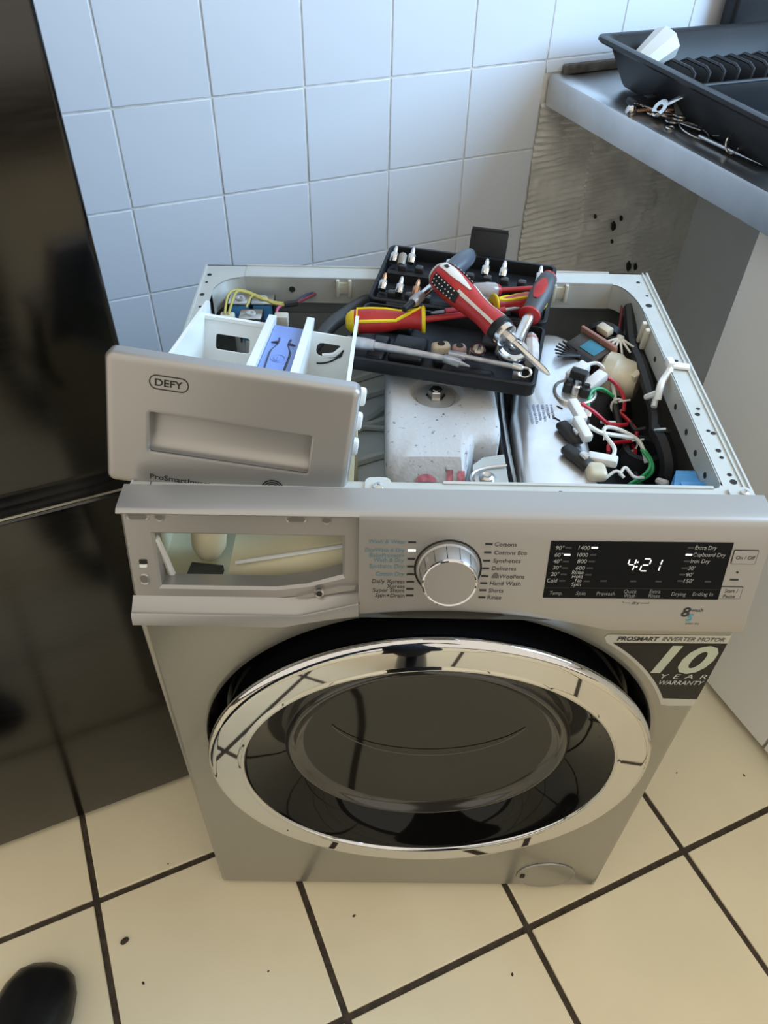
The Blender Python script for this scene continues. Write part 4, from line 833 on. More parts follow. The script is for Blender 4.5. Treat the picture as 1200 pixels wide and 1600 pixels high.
mb = MB(); mb.grid([rl(0.004, 0.018), rl(0.0, 0.017), rl(0.0, 0.006), rl(0.001, 0.0028), rl(0.0032, 0.0007), rl(0.0065, 0.0), rl(0.0080, 0.0), hl(0.0032, 0.0), hl(0.0016, 0.0), hl(0.0005, 0.0004), hl(0.0, 0.0016)], closed=True)
mb.add(rl(0.004, 0.018), [tuple(range(28))])
dfront = Dd(mb, 'drawer_front', M_fascia, smooth=32, label='silver drawer front')
mb = MB(); rows = []
for k in range(13):
    x = HX0 + (HX1 - HX0) * k / 12
    rows.append([(x, 0.0016, HZ1), (x, 0.0150, HZ1 + 0.001), (x, 0.0168, HZ1 - 0.002)] + [(x, 0.0016 + 0.0154 * math.cos(a), HZ1 - 0.010 - 0.0295 * math.sin(a)) for a in [PI / 2 * q / 9 for q in range(10)]])
mb.grid(rows); mb.add(rows[0], [tuple(range(13))]); mb.add(rows[-1], [tuple(range(13))])
Dd(mb, 'handle_scoop', M_fascia, dfront, smooth=50)
# badge and prints on the drawer front
b = MB(); ring = [rrect(0.0400, 0.0752, 0.1020, 0.1160, 0.0068, 8), rrect(0.0410, 0.0742, 0.1030, 0.1150, 0.0058, 8)]
b.grid([[(x, -0.0004, z) for x, z in ring[0]], [(x, -0.0004, z) for x, z in ring[1]]], closed=True); Dd(b, 'badge_outline', M_ink, dfront, smooth=0)
vs, fs = text_geo('DEFY', 0.0248, 0.0066, 0, 0.02); Dd(MB().add([(0.0452 + u, -0.0004, 0.1057 + v) for u, v in vs], fs), 'badge_lettering', M_ink, dfront, smooth=0, fix=False)
vs, fs = text_geo('ProSmartInverter', 0.066, 0.0052, 0, 0.01); Dd(MB().add([(0.0415 + u, -0.0004, 0.0095 + v) for u, v in vs], fs), 'motor_lettering', M_ink, dfront, smooth=0, fix=False)
b = MB()
for k in range(5):
    r = 0.0018 + k * 0.0021; b.grid([[(0.158 + q * math.cos(a), -0.0004, 0.0155 + q * math.sin(a)) for a in [2 * PI * i / 28 for i in range(28)]] for q in (r, r + 0.0013)], closed=True)
Dd(b, 'spiral_print', M_ink, dfront, smooth=0, fix=False)
# white tray
def wall_poly(y1_, zt, zb, r=0.008): return [(0.017, zb), (y1_ - 0.004, zb), (y1_, zb + 0.01), (y1_, zt - r)] + [(y1_ - r + r * math.cos(a), zt - r + r * math.sin(a)) for a in (PI / 8, PI / 4, 3 * PI / 8)] + [(y1_ - r, zt), (0.017, zt)]
ZB = 0.052
tray = Dd(MB().bb(0.050, 0.216, 0.017, 0.190, ZB, ZB + 0.002), 'tray', M_white_pl)
Dd(MB().prism(wall_poly(0.200, 0.127, ZB), 0.0500, 0.0535, axis='x'), 'tray_wall', M_white_pl, tray)
Dd(MB().prism(wall_poly(0.196, 0.124, ZB), 0.1195, 0.1275, axis='x'), 'tray_divider', M_white_pl, tray)
Dd(MB().prism(wall_poly(0.205, 0.125, ZB), 0.1605, 0.1685, axis='x'), 'tray_divider', M_white_pl, tray)
Dd(MB().prism(wall_poly(0.228, 0.128, ZB), 0.2130, 0.2170, axis='x'), 'tray_wall', M_white_pl, tray)
b = MB(); ring_plate(b, rrect(0.0535, 0.1195, ZB, 0.1165, 0.002, 3), rrect(0.066, 0.1030, 0.0800, 0.0985, 0.003, 3), 0.174, 0.177, axis='y'); Dd(b, 'tray_back', M_white_pl, tray)
b = MB(); b.bb(0.0535, 0.1195, 0.172, 0.179, 0.114, 0.1175); Dd(b, 'tray_lip', M_white_pl, tray)
b = MB(); ring_plate(b, rrect(0.1685, 0.2130, ZB, 0.1165, 0.002, 3), rrect(0.1755, 0.2050, 0.0900, 0.1060, 0.006, 3), 0.176, 0.179, axis='y'); Dd(b, 'tray_back', M_white_pl, tray)
b = MB(); b.tube([(0.1755 + 0.034 * math.cos(a) * 0.9, 0.1755, 0.1080 - 0.026 * math.sin(a)) for a in [0.25 + 1.25 * k / 10 for k in range(11)]], 0.0010, 6); Dd(b, 'curved_slit', M_dark_gap, tray)
b = MB(); b.tube([(0.2050, 0.178, 0.104), (0.196, 0.178, 0.094), (0.183, 0.178, 0.0905)], 0.003, 6); Dd(b, 'spout_edge', M_white_pl, tray)
# clips on the outside of the tray
for (y, z) in ((0.050, 0.108), (0.050, 0.082), (0.050, 0.054)):
    Dd(MB().rbox((0.2250, y, z - 0.004), (0.018, 0.012, 0.017), 0.003), 'tray_clip', M_white_pl, tray)
# blue siphon insert
ins = Dd(MB().rbox((0.144, 0.100, 0.1125), (0.0325, 0.158, 0.010), 0.0015), 'siphon_insert', M_blue_pl, label='periwinkle blue siphon insert')
bott = [(-0.0078, 0.03), (-0.0090, 0.085), (-0.0086, 0.098), (-0.0045, 0.116), (-0.0042, 0.128), (-0.0050, 0.136), (0.0050, 0.136), (0.0042, 0.128), (0.0045, 0.116), (0.0086, 0.098), (0.0090, 0.085), (0.0078, 0.03)]
b = MB(); b.prism([(0.144 + x, y) for x, y in bott], 0.1175, 0.1188); Dd(b, 'press_tab', M_blue_pl, ins)
for sgn in (-1, 1):
    pts = smooth_path([(0.144 + sgn * 0.0086, 0.03, 0.1176), (0.144 + sgn * 0.0100, 0.085, 0.1176), (0.144 + sgn * 0.0092, 0.099, 0.1176), (0.144 + sgn * 0.0055, 0.116, 0.1176), (0.144 + sgn * 0.0052, 0.128, 0.1176), (0.144 + sgn * 0.0060, 0.137, 0.1176)], 4)
    Dd(MB().tube(pts, 0.0011, 6), 'tab_slot', M_wire_blue, ins)
    b = MB(); b.tube([(0.144 + sgn * 0.0050, 0.122, 0.1177), (0.144 + sgn * 0.0125, 0.121, 0.1177)], [0.0026, 0.0010], 8); Dd(b, 'tab_slot', M_wire_blue, ins)
b = MB(); b.tube([(0.144 + 0.0068 * math.cos(a), 0.076 + 0.0100 * math.sin(a), 0.1189) for a in [2 * PI * k / 24 for k in range(24)]], 0.0006, 5, closed=True); Dd(b, 'embossed_ring', M_blue_pl, ins)
b = MB(); b.tube([(0.144, 0.070, 0.119), (0.144, 0.080, 0.119)], 0.0006, 5); b.tube(smooth_path([(0.1405, 0.078, 0.119), (0.1415, 0.071, 0.119), (0.144, 0.069, 0.119), (0.1465, 0.071, 0.119), (0.1475, 0.078, 0.119)], 4), 0.0006, 5); Dd(b, 'embossed_hand', M_blue_pl, ins)

# ------------------------------------------------------------------ socket case lying open on the machine
TBO = Vector((0.0290, 0.3850, 0.8150)); TBA = -0.2367
TBM = MM @ Matrix.Translation(TBO) @ Matrix.Rotation(TBA, 4, 'Z')
tb = thing('tool_case', 'open black plastic socket case lying across the machine', 'tool case')
tb.matrix_world = TBM
def Tb(b, name, m, parent=None, smooth=35, label=None): return b.build(name, m, parent or tb, None, smooth, True, label)
def tray_shell(x0_, x1_, y0_, y1_, zb, zt, wall, M=None, rad=0.010):
    b = MB()
    def lo(d, z, r=rad): return [(x, y, z) for x, y in rrect(x0_ + d, x1_ - d, y0_ + d, y1_ - d, max(r - d, 0.002), 5)]
    b.grid([lo(0.004, zb), lo(0.001, zb + 0.003), lo(0.0, zt - 0.004), lo(0.0005, zt - 0.001), lo(0.002, zt), lo(wall - 0.001, zt), lo(wall, zt - 0.002), lo(wall + 0.0015, zb + 0.004)], M=M, closed=True)
    b.add(lo(0.004, zb), [tuple(range(24))], M); b.add(lo(wall + 0.0015, zb + 0.004), [tuple(range(24))], M)
    return b
base = Tb(tray_shell(-0.113, 0.113, -0.130, -0.003, -0.0185, 0.0, 0.005), 'case_base', M_black)
LM = Matrix.Rotation(math.radians(6.0), 4, 'X')
lid = Tb(tray_shell(-0.113, 0.113, 0.003, 0.131, -0.021, 0.0, 0.006, LM), 'case_lid', M_black)
for x in (-0.075, 0.02, 0.08): Tb(MB().lathe([(-0.012, 0.0035), (0.012, 0.0035)], (x, 0, -0.003), (1, 0, 0), 10), 'hinge', M_black)
b = MB(); LT = LM @ Matrix.Translation((0.018, 0.131, -0.008)) @ Matrix.Rotation(-0.55, 4, 'X'); b.rbox((0, 0.002, 0.016), (0.050, 0.005, 0.046), 0.002, M=LT); lto = Tb(b, 'case_latch', M_black); Tb(MB().tube([LT @ Vector((-0.024, 0.002, 0.039)), LT @ Vector((0.024, 0.002, 0.039))], 0.0030, 8), 'latch_lip', M_black, lto)
# holder moulding of the lid: two stepped rows with stubs
for (ya, yb) in ((0.012, 0.050), (0.066, 0.108)):
    b = MB(); b.add([(x, y, z) for x in (-0.104, 0.104) for y, z in ((ya, -0.017), (ya + 0.004, -0.005), (ya + 0.010, -0.004), (yb, -0.014), (yb, -0.017))], [(0, 1, 2, 3, 4), (9, 8, 7, 6, 5), (0, 5, 6, 1), (1, 6, 7, 2), (2, 7, 8, 3), (3, 8, 9, 4)], LM); Tb(b, 'holder_step', M_black, lid, smooth=20)
for k in range(9):
    for y in (0.022, 0.082):
        if (k, y) in ((3, 0.022),): continue
        Tb(MB().rbox((-0.085 + k * 0.0225, y, -0.003), (0.012, 0.010, 0.012), 0.0035, 2, M=LM), 'holder_stub', mat('smoky_stub_plastic', (0.035, 0.036, 0.038), 0.3), lid)
for (x, y, sx, sy) in ((-0.070, -0.030, 0.050, 0.030), (-0.040, -0.082, 0.040, 0.050), (0.010, -0.080, 0.034, 0.045), (0.055, -0.035, 0.030, 0.035), (0.035, -0.112, 0.060, 0.016), (-0.075, -0.090, 0.02, 0.05)):
    Tb(MB().rbox((x, y, -0.0105), (sx, sy, 0.011), 0.004, 3), 'moulded_rest', M_black, base)

# helper for tools that lie around: geometry in machine coordinates, object stands at its own origin
def tool(name, label, cat, P, group=None):
    o = thing(name, label, cat, MM @ Vector(P), MA, group); o['_'] = 0; del o['_']; return o
def TP(b, name, m, par, P, smooth=40, label=None): return b.build(name, m, par, P, smooth, True, label)

# socket bits standing in the lid
up_l = (Matrix.Rotation(TBA, 3, 'Z') @ Vector((0.0, 0.80, 0.55))).normalized()
def socket_bit(P, label, body, tip, kind='bit', s=1.0):
    t = tool('socket_bit', label, 'socket bit', P, 'socket bits in the case lid')
    TP(MB().lathe([(0, 0.0050 * s), (0.002, 0.0056 * s), (0.0115 * s, 0.0056 * s), (0.013 * s, 0.0045 * s), (0.0135 * s, 0.003 * s)], P, up_l, 18), 'socket_body', body, t, P)
    TP(MB().lathe([(-0.0004, 0.0038 * s), (0.0005, 0.0030 * s)], P, up_l, 4), 'drive_hole', M_dark_gap, t, P)
    if kind == 'bit':
        q = Vector(P) + up_l * 0.013 * s
        TP(MB().lathe([(0, 0.0030 * s), (0.006 * s, 0.0028 * s), (0.0105 * s, 0.0016 * s), (0.011 * s, 0.0006)], q, up_l, 6), 'bit_tip', tip, t, P, 20)
    return t
ZL = 0.8245
def lidpt(x, y, z=0.0): return TBO + Matrix.Rotation(TBA, 3, 'Z') @ (LM.to_3x3() @ Vector((x, y, z)))
for (x, y, lab, body, tip, kind) in [
    (-0.0990, 0.088, 'silver socket bit at the left end of the upper row in the case lid', M_tool_steel, M_tool_steel, 'bit'),
    (-0.0760, 0.090, 'silver socket bit second from the left in the upper row of the case lid', M_tool_steel, M_tool_steel, 'bit'),
    (-0.0250, 0.088, 'short round silver socket in the upper row, above the red screwdriver end', M_tool_steel, M_tool_steel, 'socket'),
    (0.0230, 0.086, 'silver socket bit beside the dark tip of the grey-handled driver', M_tool_steel, M_tool_steel, 'bit'),
    (0.0460, 0.087, 'silver socket bit above the clear-handled screwdriver', M_tool_steel, M_tool_steel, 'bit'),
    (0.0930, 0.086, 'silver socket bit at the right end of the case lid', M_tool_steel, M_tool_steel, 'bit'),
    (-0.0985, 0.024, 'silver socket bit with coppery tip at the left end of the lower row', M_tool_steel, M_copper, 'bit'),
    (-0.0760, 0.021, 'silver socket bit second in the lower row of the case lid', M_tool_steel, M_tool_steel, 'bit'),
    (-0.0545, 0.020, 'copper-coloured socket bit in the lower row of the case lid', M_copper, M_copper, 'bit')]:
    socket_bit(lidpt(x, y, 0.000), lab, body, tip, kind, 1.0)
t = tool('plastic_socket_sleeve', 'small clear yellowish sleeve between the two upper left bits', 'sleeve', lidpt(-0.0875, 0.084)); P = lidpt(-0.0875, 0.084)
TP(MB().lathe([(0, 0.0055), (0.014, 0.0055), (0.016, 0.004), (0.013, 0.0035), (0.002, 0.0035)], P, up_l, 16), 'sleeve', mat('cloudy_plastic', (0.40, 0.36, 0.30), 0.25, trans=0.3), t, P)

# red and yellow insulated screwdrivers
def insulated(P0, P1, P2, label, rad, name='insulated_screwdriver'):
    P0, P1, P2 = Vector(P0), Vector(P1), Vector(P2); d = (P1 - P0).normalized(); L = (P1 - P0).length
    t = tool(name, label, 'screwdriver', P0, 'insulated screwdrivers')
    pr = [(0, 0.55), (0.03, 0.82), (0.10, 1.0), (0.30, 1.02), (0.50, 0.93), (0.66, 0.74), (0.80, 0.72), (0.90, 0.84), (0.955, 1.0)]
    TP(MB().lathe([(a * L, r * rad) for a, r in pr], P0, d, 24), 'handle', M_red, t, P0)
    cap_ = MB(); cap_.lathe([(-0.002, 0.0), (-0.002, rad * 0.5), (0.0, rad * 0.70), (0.004, rad * 0.92), (0.012, rad * 1.02), (0.0135, rad * 0.95)], P0, d, 24); TP(cap_, 'end_cap', M_yellow, t, P0, label='yellow end cap')
    TP(MB().lathe([(0.945 * L, rad * 0.9), (0.95 * L, rad * 1.10), (0.975 * L, rad * 1.16), (0.995 * L, rad * 1.05), (1.0 * L, rad * 0.5)], P0, d, 24), 'collar', M_yellow, t, P0, label='yellow collar')
    R_ = align(d)
    for sg in (1, -1):     # yellow inlay lines along the handle, forking near the end
        def onh(a, ang):
            rr_ = 0
            for (a0, r0), (a1, r1) in zip(pr[:-1], pr[1:]):
                if a0 <= a <= a1: rr_ = r0 + (r1 - r0) * (a - a0) / (a1 - a0)
            return P0 + d * (a * L) + R_ @ Vector((0, math.sin(ang), math.cos(ang))) * (rr_ * rad * 1.0)
        TP(MB().tube([onh(0.12 + 0.5 * k / 12, sg * 0.75 - 0.3) for k in range(13)] + [onh(0.62 + 0.32 * k / 8, (sg * 0.75 - 0.3) * (1 - k / 8) + 0.45 * k / 8) for k in range(1, 9)], 0.0021, 6), 'inlay_line', M_yellow, t, P0)
    TP(MB().tube([P0 + d * (L * 0.99), P2], 0.0036, 12), 'insulated_shaft', M_redshaft, t, P0)
    e = (P2 - P1).normalized(); TP(MB().lathe([(0, 0.0022), (0.012, 0.0022), (0.018, 0.0008)], P2, e, 8), 'tip', M_old_steel, t, P0)
    return t
insulated((-0.1010, 0.3345, 0.8290), (-0.0100, 0.3330, 0.8350), (0.0850, 0.3550, 0.8370), 'red insulated screwdriver with yellow collar, its handle beside the white drawer tray', 0.0140)
insulated((0.1390, 0.3960, 0.8260), (0.0730, 0.3770, 0.8300), (0.0140, 0.3570, 0.8320), 'red insulated screwdriver lying behind, its handle under the ratchet', 0.0125)

# big ratcheting screwdriver, red with white inlays
P0, P1, P2 = Vector((0.0020, 0.3720, 0.8750)), Vector((0.0720, 0.2840, 0.8510)), Vector((0.1190, 0.2250, 0.8350))
d = (P1 - P0).normalized(); L = (P1 - P0).length; Rz_ = align(d)
t = tool('grip_screwdriver', 'large red and white grip screwdriver with studded black pads, on top of the tools', 'screwdriver', P0)
pr = [(0.0, 0.006), (0.02, 0.0125), (0.07, 0.0165), (0.18, 0.0185), (0.32, 0.0180), (0.46, 0.0165), (0.60, 0.0140), (0.74, 0.0130), (0.88, 0.0145), (0.95, 0.0150), (1.0, 0.0140)]
TP(MB().lathe([(a * L, r) for a, r in pr], P0, d, 28), 'handle', M_red, t, P0)
def prr(a):
    for (a0, r0), (a1, r1) in zip(pr[:-1], pr[1:]):
        if a0 <= a <= a1: return r0 + (r1 - r0) * (a - a0) / (a1 - a0)
    return pr[-1][1]
def onb(a, ang, e=0.0): return P0 + d * (a * L) + Rz_ @ Vector((0, math.sin(ang), math.cos(ang))) * (prr(a) + e)
def patch(a0, a1, g0, g1, name, m, e=0.0008, na=12, ng=6, par=None, taper=None):
    b = MB(); rows_ = []
    for i in range(na + 1):
        a = a0 + (a1 - a0) * i / na; w = taper(i / na) if taper else 1.0; gm = (g0 + g1) / 2; hw = (g1 - g0) / 2 * w
        rows_.append([onb(a, gm - hw, 0.0)] + [onb(a, gm - hw + 2 * hw * k / ng, e) for k in range(ng + 1)] + [onb(a, gm + hw, 0.0)])
    b.grid(rows_); return TP(b, name, m, par or t, P0, 50)
TP(MB().lathe([(0.0 - 0.001, 0.0), (-0.001, 0.006), (0.001, 0.0125), (0.005, 0.0158)], P0, d, 28), 'butt_cap', M_grip_white, t, P0)
patch(0.06, 0.50, -0.42, 0.22, 'pale_inlay', M_grip_white, 0.0012, taper=lambda q: 1.0 - 0.75 * max(0, q - 0.45) / 0.55)
TP(MB().rbox(onb(0.13, -0.10, 0.0013), (0.006, 0.005, 0.0008), 0.0004, R=Rz_), 'hang_hole', M_dark_gap, t, P0)
patch(0.04, 0.42, 0.62, 1.55, 'grip_pad', M_black, 0.0010); patch(0.10, 0.46, -1.60, -0.85, 'grip_pad', M_black, 0.0010)
for g0, g1 in ((0.72, 1.45), (-1.5, -0.95)):
    for i in range(7):
        for j in range(3): TP(MB().lathe([(0, 0.0010), (0.0009, 0.0006)], onb(0.12 + i * 0.045, g0 + (g1 - g0) * j / 2, 0.0010), Rz_ @ Vector((0, math.sin(g0 + (g1 - g0) * j / 2), math.cos(g0 + (g1 - g0) * j / 2))), 6), 'grip_stud', M_grip_white, t, P0)
patch(0.44, 0.93, 0.50, 0.78, 'white_stripe', M_grip_white, 0.0008); patch(0.42, 0.93, -0.92, -0.66, 'white_stripe', M_grip_white, 0.0008)
TP(MB().lathe([(0.93 * L, 0.0152), (0.955 * L, 0.0162), (1.0 * L, 0.0158), (1.01 * L, 0.012)], P0, d, 28), 'black_collar', M_black, t, P0)
TP(MB().lathe([(1.0 * L, 0.0135), (1.02 * L, 0.0142), (1.07 * L, 0.0135), (1.08 * L, 0.008)], P0, d, 28), 'ratchet_collar', M_tool_steel, t, P0)
TP(MB().lathe([(1.07 * L, 0.0062), (1.17 * L, 0.0062), (1.18 * L, 0.005)], P0, d, 6), 'hex_nut', M_tool_steel, t, P0, 20)
TP(MB().lathe([(1.15 * L, 0.0036), ((P2 - P0).length - 0.010, 0.0036), ((P2 - P0).length - 0.003, 0.0024), ((P2 - P0).length, 0.0008)], P0, d, 6), 'shaft', M_tool_steel, t, P0, 20)

# ratchet handle
P0, P1 = Vector((0.1405, 0.4000, 0.8570)), Vector((0.0860, 0.2820, 0.8270)); d = (P1 - P0).normalized(); L = (P1 - P0).length; Rz_ = align(d)
t = tool('ratchet_wrench', 'ratchet wrench with charcoal and red grip, head down in the case', 'ratchet', P0)
pr = [(0.0, 0.0080), (0.02, 0.0105), (0.10, 0.0118), (0.25, 0.0130), (0.38, 0.0118), (0.46, 0.0110), (0.52, 0.0105)]
TP(MB().lathe([(a * L, r) for a, r in pr], P0, d, 24), 'grip', M_grip_grey, t, P0)
TP(MB().lathe([(-0.001, 0.0040), (-0.001, 0.0088), (0.003, 0.0108), (0.006, 0.0100)], P0, d, 24, cap=False), 'grip_end', M_red, t, P0); TP(MB().lathe([(0.0, 0.0042), (0.001, 0.0)], P0, d, 12), 'hang_hole', M_dark_gap, t, P0)
patch(0.14, 0.40, -0.55, 0.55, 'red_inlay', M_red, 0.0010, taper=lambda q: max(0.1, math.sin(PI * (0.04 + 0.92 * q))) ** 0.6)
TP(MB().lathe([(0.515 * L, 0.0105), (0.52 * L, 0.0128), (0.545 * L, 0.0130), (0.555 * L, 0.010)], P0, d, 24), 'red_collar', M_red, t, P0)
TP(MB().lathe([(0.53 * L, 0.0072), (0.80 * L, 0.0068), (0.90 * L, 0.0090)], P0, d, 18), 'shank', M_tool_steel, t, P0)
hd = TP(MB().lathe([(-0.007, 0.0165), (-0.005, 0.0185), (0.004, 0.0185), (0.006, 0.0170), (0.006, 0.012), (0.004, 0.0115), (0.004, 0.0)], P1, (0.1, -0.2, 1), 32), 'ratchet_head', M_tool_steel, t, P0)
TP(MB().lathe([(0.0042, 0.0112), (0.0052, 0.0105), (0.0052, 0.0)], P1, (0.1, -0.2, 1), 24), 'head_cover', M_black, hd, P0); TP(MB().lathe([(0.005, 0.0038), (0.008, 0.0034), (0.009, 0.002)], P1, (0.1, -0.2, 1), 12), 'release_button', M_old_steel, hd, P0)
TP(MB().lathe([(0.005, 0.0020), (0.0072, 0.0014)], P1 + Vector((0.006, 0.005, 0.0)), (0.1, -0.2, 1), 8), 'direction_lever', M_red, hd, P0)

# grey-handled nut driver
P0, P1, P2 = Vector((0.0520, 0.4660, 0.8520)), Vector((0.0080, 0.3910, 0.8540)), Vector((-0.0360, 0.3250, 0.8520)); d = (P1 - P0).normalized(); L = (P1 - P0).length
t = tool('flat_grey_driver', 'driver with smooth blue-grey handle sticking out behind the red grip', 'driver', P0)
pr = [(0.0, 0.004), (0.04, 0.0085), (0.18, 0.0115), (0.45, 0.0120), (0.75, 0.0095), (1.0, 0.0075)]
TP(MB().lathe([(a * L, r) for a, r in pr], P0, d, 24), 'handle', M_navy_grip, t, P0); TP(MB().lathe([(-0.002, 0.0), (-0.001, 0.0045), (0.004, 0.0090), (0.008, 0.0098)], P0, d, 20), 'handle_cap', M_tool_steel, t, P0)
TP(MB().tube([P1, P1 + (P2 - P1) * 0.55], [0.0050, 0.0046], 14), 'shaft', M_tool_steel, t, P0); e = (P2 - P1).normalized()
TP(MB().lathe([(0, 0.0052), (0.004, 0.0066), (0.018, 0.0066), (0.021, 0.005)], P1 + (P2 - P1) * 0.52, e, 16), 'knuckle', M_old_steel, t, P0); TP(MB().tube([P1 + (P2 - P1) * 0.72, P2], [0.0045, 0.0036], 10), 'flexible_end', M_black, t, P0)

# clear-handled screwdriver
P0, P1, P2 = Vector((0.0480, 0.4030, 0.8330)), Vector((0.0840, 0.4080, 0.8330)), Vector((0.1290, 0.4160, 0.8330)); d = (P1 - P0).normalized(); L = (P1 - P0).length
t = tool('clear_handle_screwdriver', 'small screwdriver with clear handle and red sleeve, behind the others', 'screwdriver', P0)
TP(MB().lathe([(0, 0.008), (0.003, 0.0105), (0.6 * L, 0.0110), (0.85 * L, 0.0100), (1.0 * L, 0.006)], P0, d, 20), 'handle', M_clear, t, P0); TP(MB().lathe([(0.88 * L, 0.0085), (1.0 * L, 0.0075), (1.06 * L, 0.005)], P0, d, 20), 'red_ferrule', M_redshaft, t, P0)
TP(MB().tube([P1, P2], 0.0032, 12), 'insulated_shaft', M_redshaft, t, P0); TP(MB().lathe([(0, 0.0018), (0.010, 0.0016), (0.013, 0.0006)], P2, d, 8), 'tip', M_tool_steel, t, P0)

# worn extension bars along the front of the case
P0 = Vector((-0.1000, 0.3010, 0.8230)); P1 = Vector((-0.0690, 0.2925, 0.8240)); P2 = Vector((0.0090, 0.2700, 0.8240)); P3 = Vector((0.0380, 0.2570, 0.8220))
t = tool('extension_bar', 'dull grey extension bar with thick sleeve along the case front', 'extension bar', P0)
TP(MB().tube([P0, P0 + (P1 - P0) * 0.6, P1], [0.0072, 0.0076, 0.0066], 16), 'thick_sleeve', M_old_steel, t, P0); TP(MB().tube([P1, P2], [0.0048, 0.0036], 14), 'rod', M_old_steel, t, P0)
TP(MB().rbox(P2 + (P3 - P2) * 0.3, (0.020, 0.008, 0.008), 0.0012, R=align(P3 - P2)), 'square_end', M_old_steel, t, P0); TP(MB().lathe([(0, 0.0034), (0.012, 0.0008)], P2 + (P3 - P2) * 0.6, P3 - P2, 8), 'point', M_old_steel, t, P0)
P0, P1 = Vector((0.0140, 0.2750, 0.8270)), Vector((0.0960, 0.2530, 0.8235))
t = tool('thin_steel_rod', 'thin straight steel rod beside the extension bar', 'steel rod', P0); d = (P1 - P0).normalized()
TP(MB().tube([P0, P1], 0.0030, 12), 'rod', M_old_steel, t, P0); TP(MB().lathe([(0, 0.0042), (0.010, 0.0042), (0.012, 0.003)], P1 - d * 0.012, d, 12), 'end_ferrule', M_zinc, t, P0); TP(MB().rbox(P0 + d * 0.010, (0.020, 0.008, 0.006), 0.001, R=align(d)), 'flat_end', M_old_steel, t, P0)
# chalky socket and small sockets in the case
P0, P1 = Vector((0.1110, 0.2830, 0.8120)), Vector((0.1150, 0.3300, 0.8220)); d = (P1 - P0).normalized()
t = tool('chalky_plug_socket', 'long pale grey stained socket at the right end of the case', 'socket', P0); TP(MB().lathe([(0, 0.0085), (0.030, 0.0090), (0.034, 0.0082), (0.040, 0.0070), (0.046, 0.0035)], P0, d, 8), 'socket', mat('chalky_grey', (0.46, 0.44, 0.43), 0.7, noise_amt=0.3, noise_scale=60), t, P0, 20)
TP(MB().lathe([(0.033, 0.0083), (0.036, 0.0083), (0.038, 0.0070)], P0, d, 16), 'worn_band', M_pinkplate, t, P0)
for (P, lab, m, R_, D_) in (((0.0080, 0.3060, 0.812), 'beige square socket holder below the red shafts', M_cream_motor, 0.2, (0.022, 0.014, 0.016)), ((0.0290, 0.3010, 0.812), 'pinkish worn socket beside the beige holder', mat('pinkish_worn', (0.40, 0.27, 0.25), 0.6, noise_amt=0.3, noise_scale=80), 0.2, (0.016, 0.014, 0.018)), ((0.0880, 0.3130, 0.813), 'beige rounded piece under the ratchet shank', M_cream_motor, -0.2, (0.024, 0.014, 0.014))):
    t = tool('small_socket', lab, 'socket', P); TP(MB().rbox(P, D_, 0.004, 3, R=Matrix.Rotation(R_, 3, 'Z')), 'block', m, t, P); TP(MB().lathe([(0, 0.0045), (0.0006, 0.004), (0.0006, 0)], Vector(P) + Vector((0, 0, D_[2] / 2)), (0, 0, 1), 12), 'bore', M_dark_gap, t, P)
P = Vector((0.0480, 0.2960, 0.8200)); t = tool('ring_socket', 'bright chrome ring socket peeking out under the red grip', 'socket', P)
TP(MB().lathe([(0, 0.0090), (0.012, 0.0095), (0.014, 0.0085), (0.014, 0.0066), (0.004, 0.0060)], P - Vector((0, 0, 0.010)), (0.1, -0.35, 1), 24), 'ring', M_tool_steel, t, P)
P = Vector((0.0990, 0.2560, 0.8160)); t = tool('hose_clip', 'small steel clip at the front right of the case', 'clip', P)
TP(MB().tube([P + Vector((0.007 * math.cos(a), 0.004 * math.sin(a), 0.004 * math.sin(a))) for a in [2 * PI * k / 16 for k in range(16)]], 0.0015, 6, closed=True), 'loop', M_tool_steel, t, P); TP(MB().rbox(P + Vector((-0.008, 0.001, -0.004)), (0.010, 0.006, 0.008), 0.001), 'clip_body', M_old_steel, t, P)

# ------------------------------------------------------------------ dish rack and clutter on the worktop
RX0, RX1, RY0, RY1, RZ0, RZ1 = 0.925, 1.330, 0.760, 1.235, 0.9005, 0.972
ro = (1.12, 1.0, 0.9)
rk = thing('dish_rack', 'dark grey plastic dish draining rack on the steel worktop', 'dish rack', ro)
RKM = Matrix.Translation((0.933, 1.232, 0)) @ Matrix.Rotation(-0.07, 4, 'Z') @ Matrix.Translation((-0.925, -1.235, 0)) @ Matrix.Translation(ro); rk.matrix_world = RKM
def rloop(d, z, r=0.02): return [(x, y, z) for x, y in rrect(RX0 + d, RX1 - d, RY0 + d, RY1 - d, max(r - d * 0.3, 0.004), 6)]
mb = MB(); mb.grid([rloop(0.050, RZ0 + 0.004), rloop(0.046, RZ0), rloop(0.042, RZ0 + 0.006), rloop(0.018, RZ1 - 0.012), rloop(0.004, RZ1 - 0.010), rloop(0.0, RZ1 - 0.006), rloop(0.001, RZ1 - 0.001), rloop(0.005, RZ1), rloop(0.013, RZ1), rloop(0.020, RZ1 - 0.004), rloop(0.046, RZ0 + 0.008)], closed=True)
mb.add(rloop(0.050, RZ0 + 0.004), [tuple(range(28))]); mb.add(rloop(0.046, RZ0 + 0.008), [tuple(range(28))])
mb.build('basin', M_rack, rk, ro, 45)
def fin_poly(): return [(1.070, 0.909), (1.062, 0.935), (1.066, 0.948), (1.080, 0.9525), (1.130, 0.9525), (1.142, 0.945), (1.146, 0.930), (1.150, 0.909)]
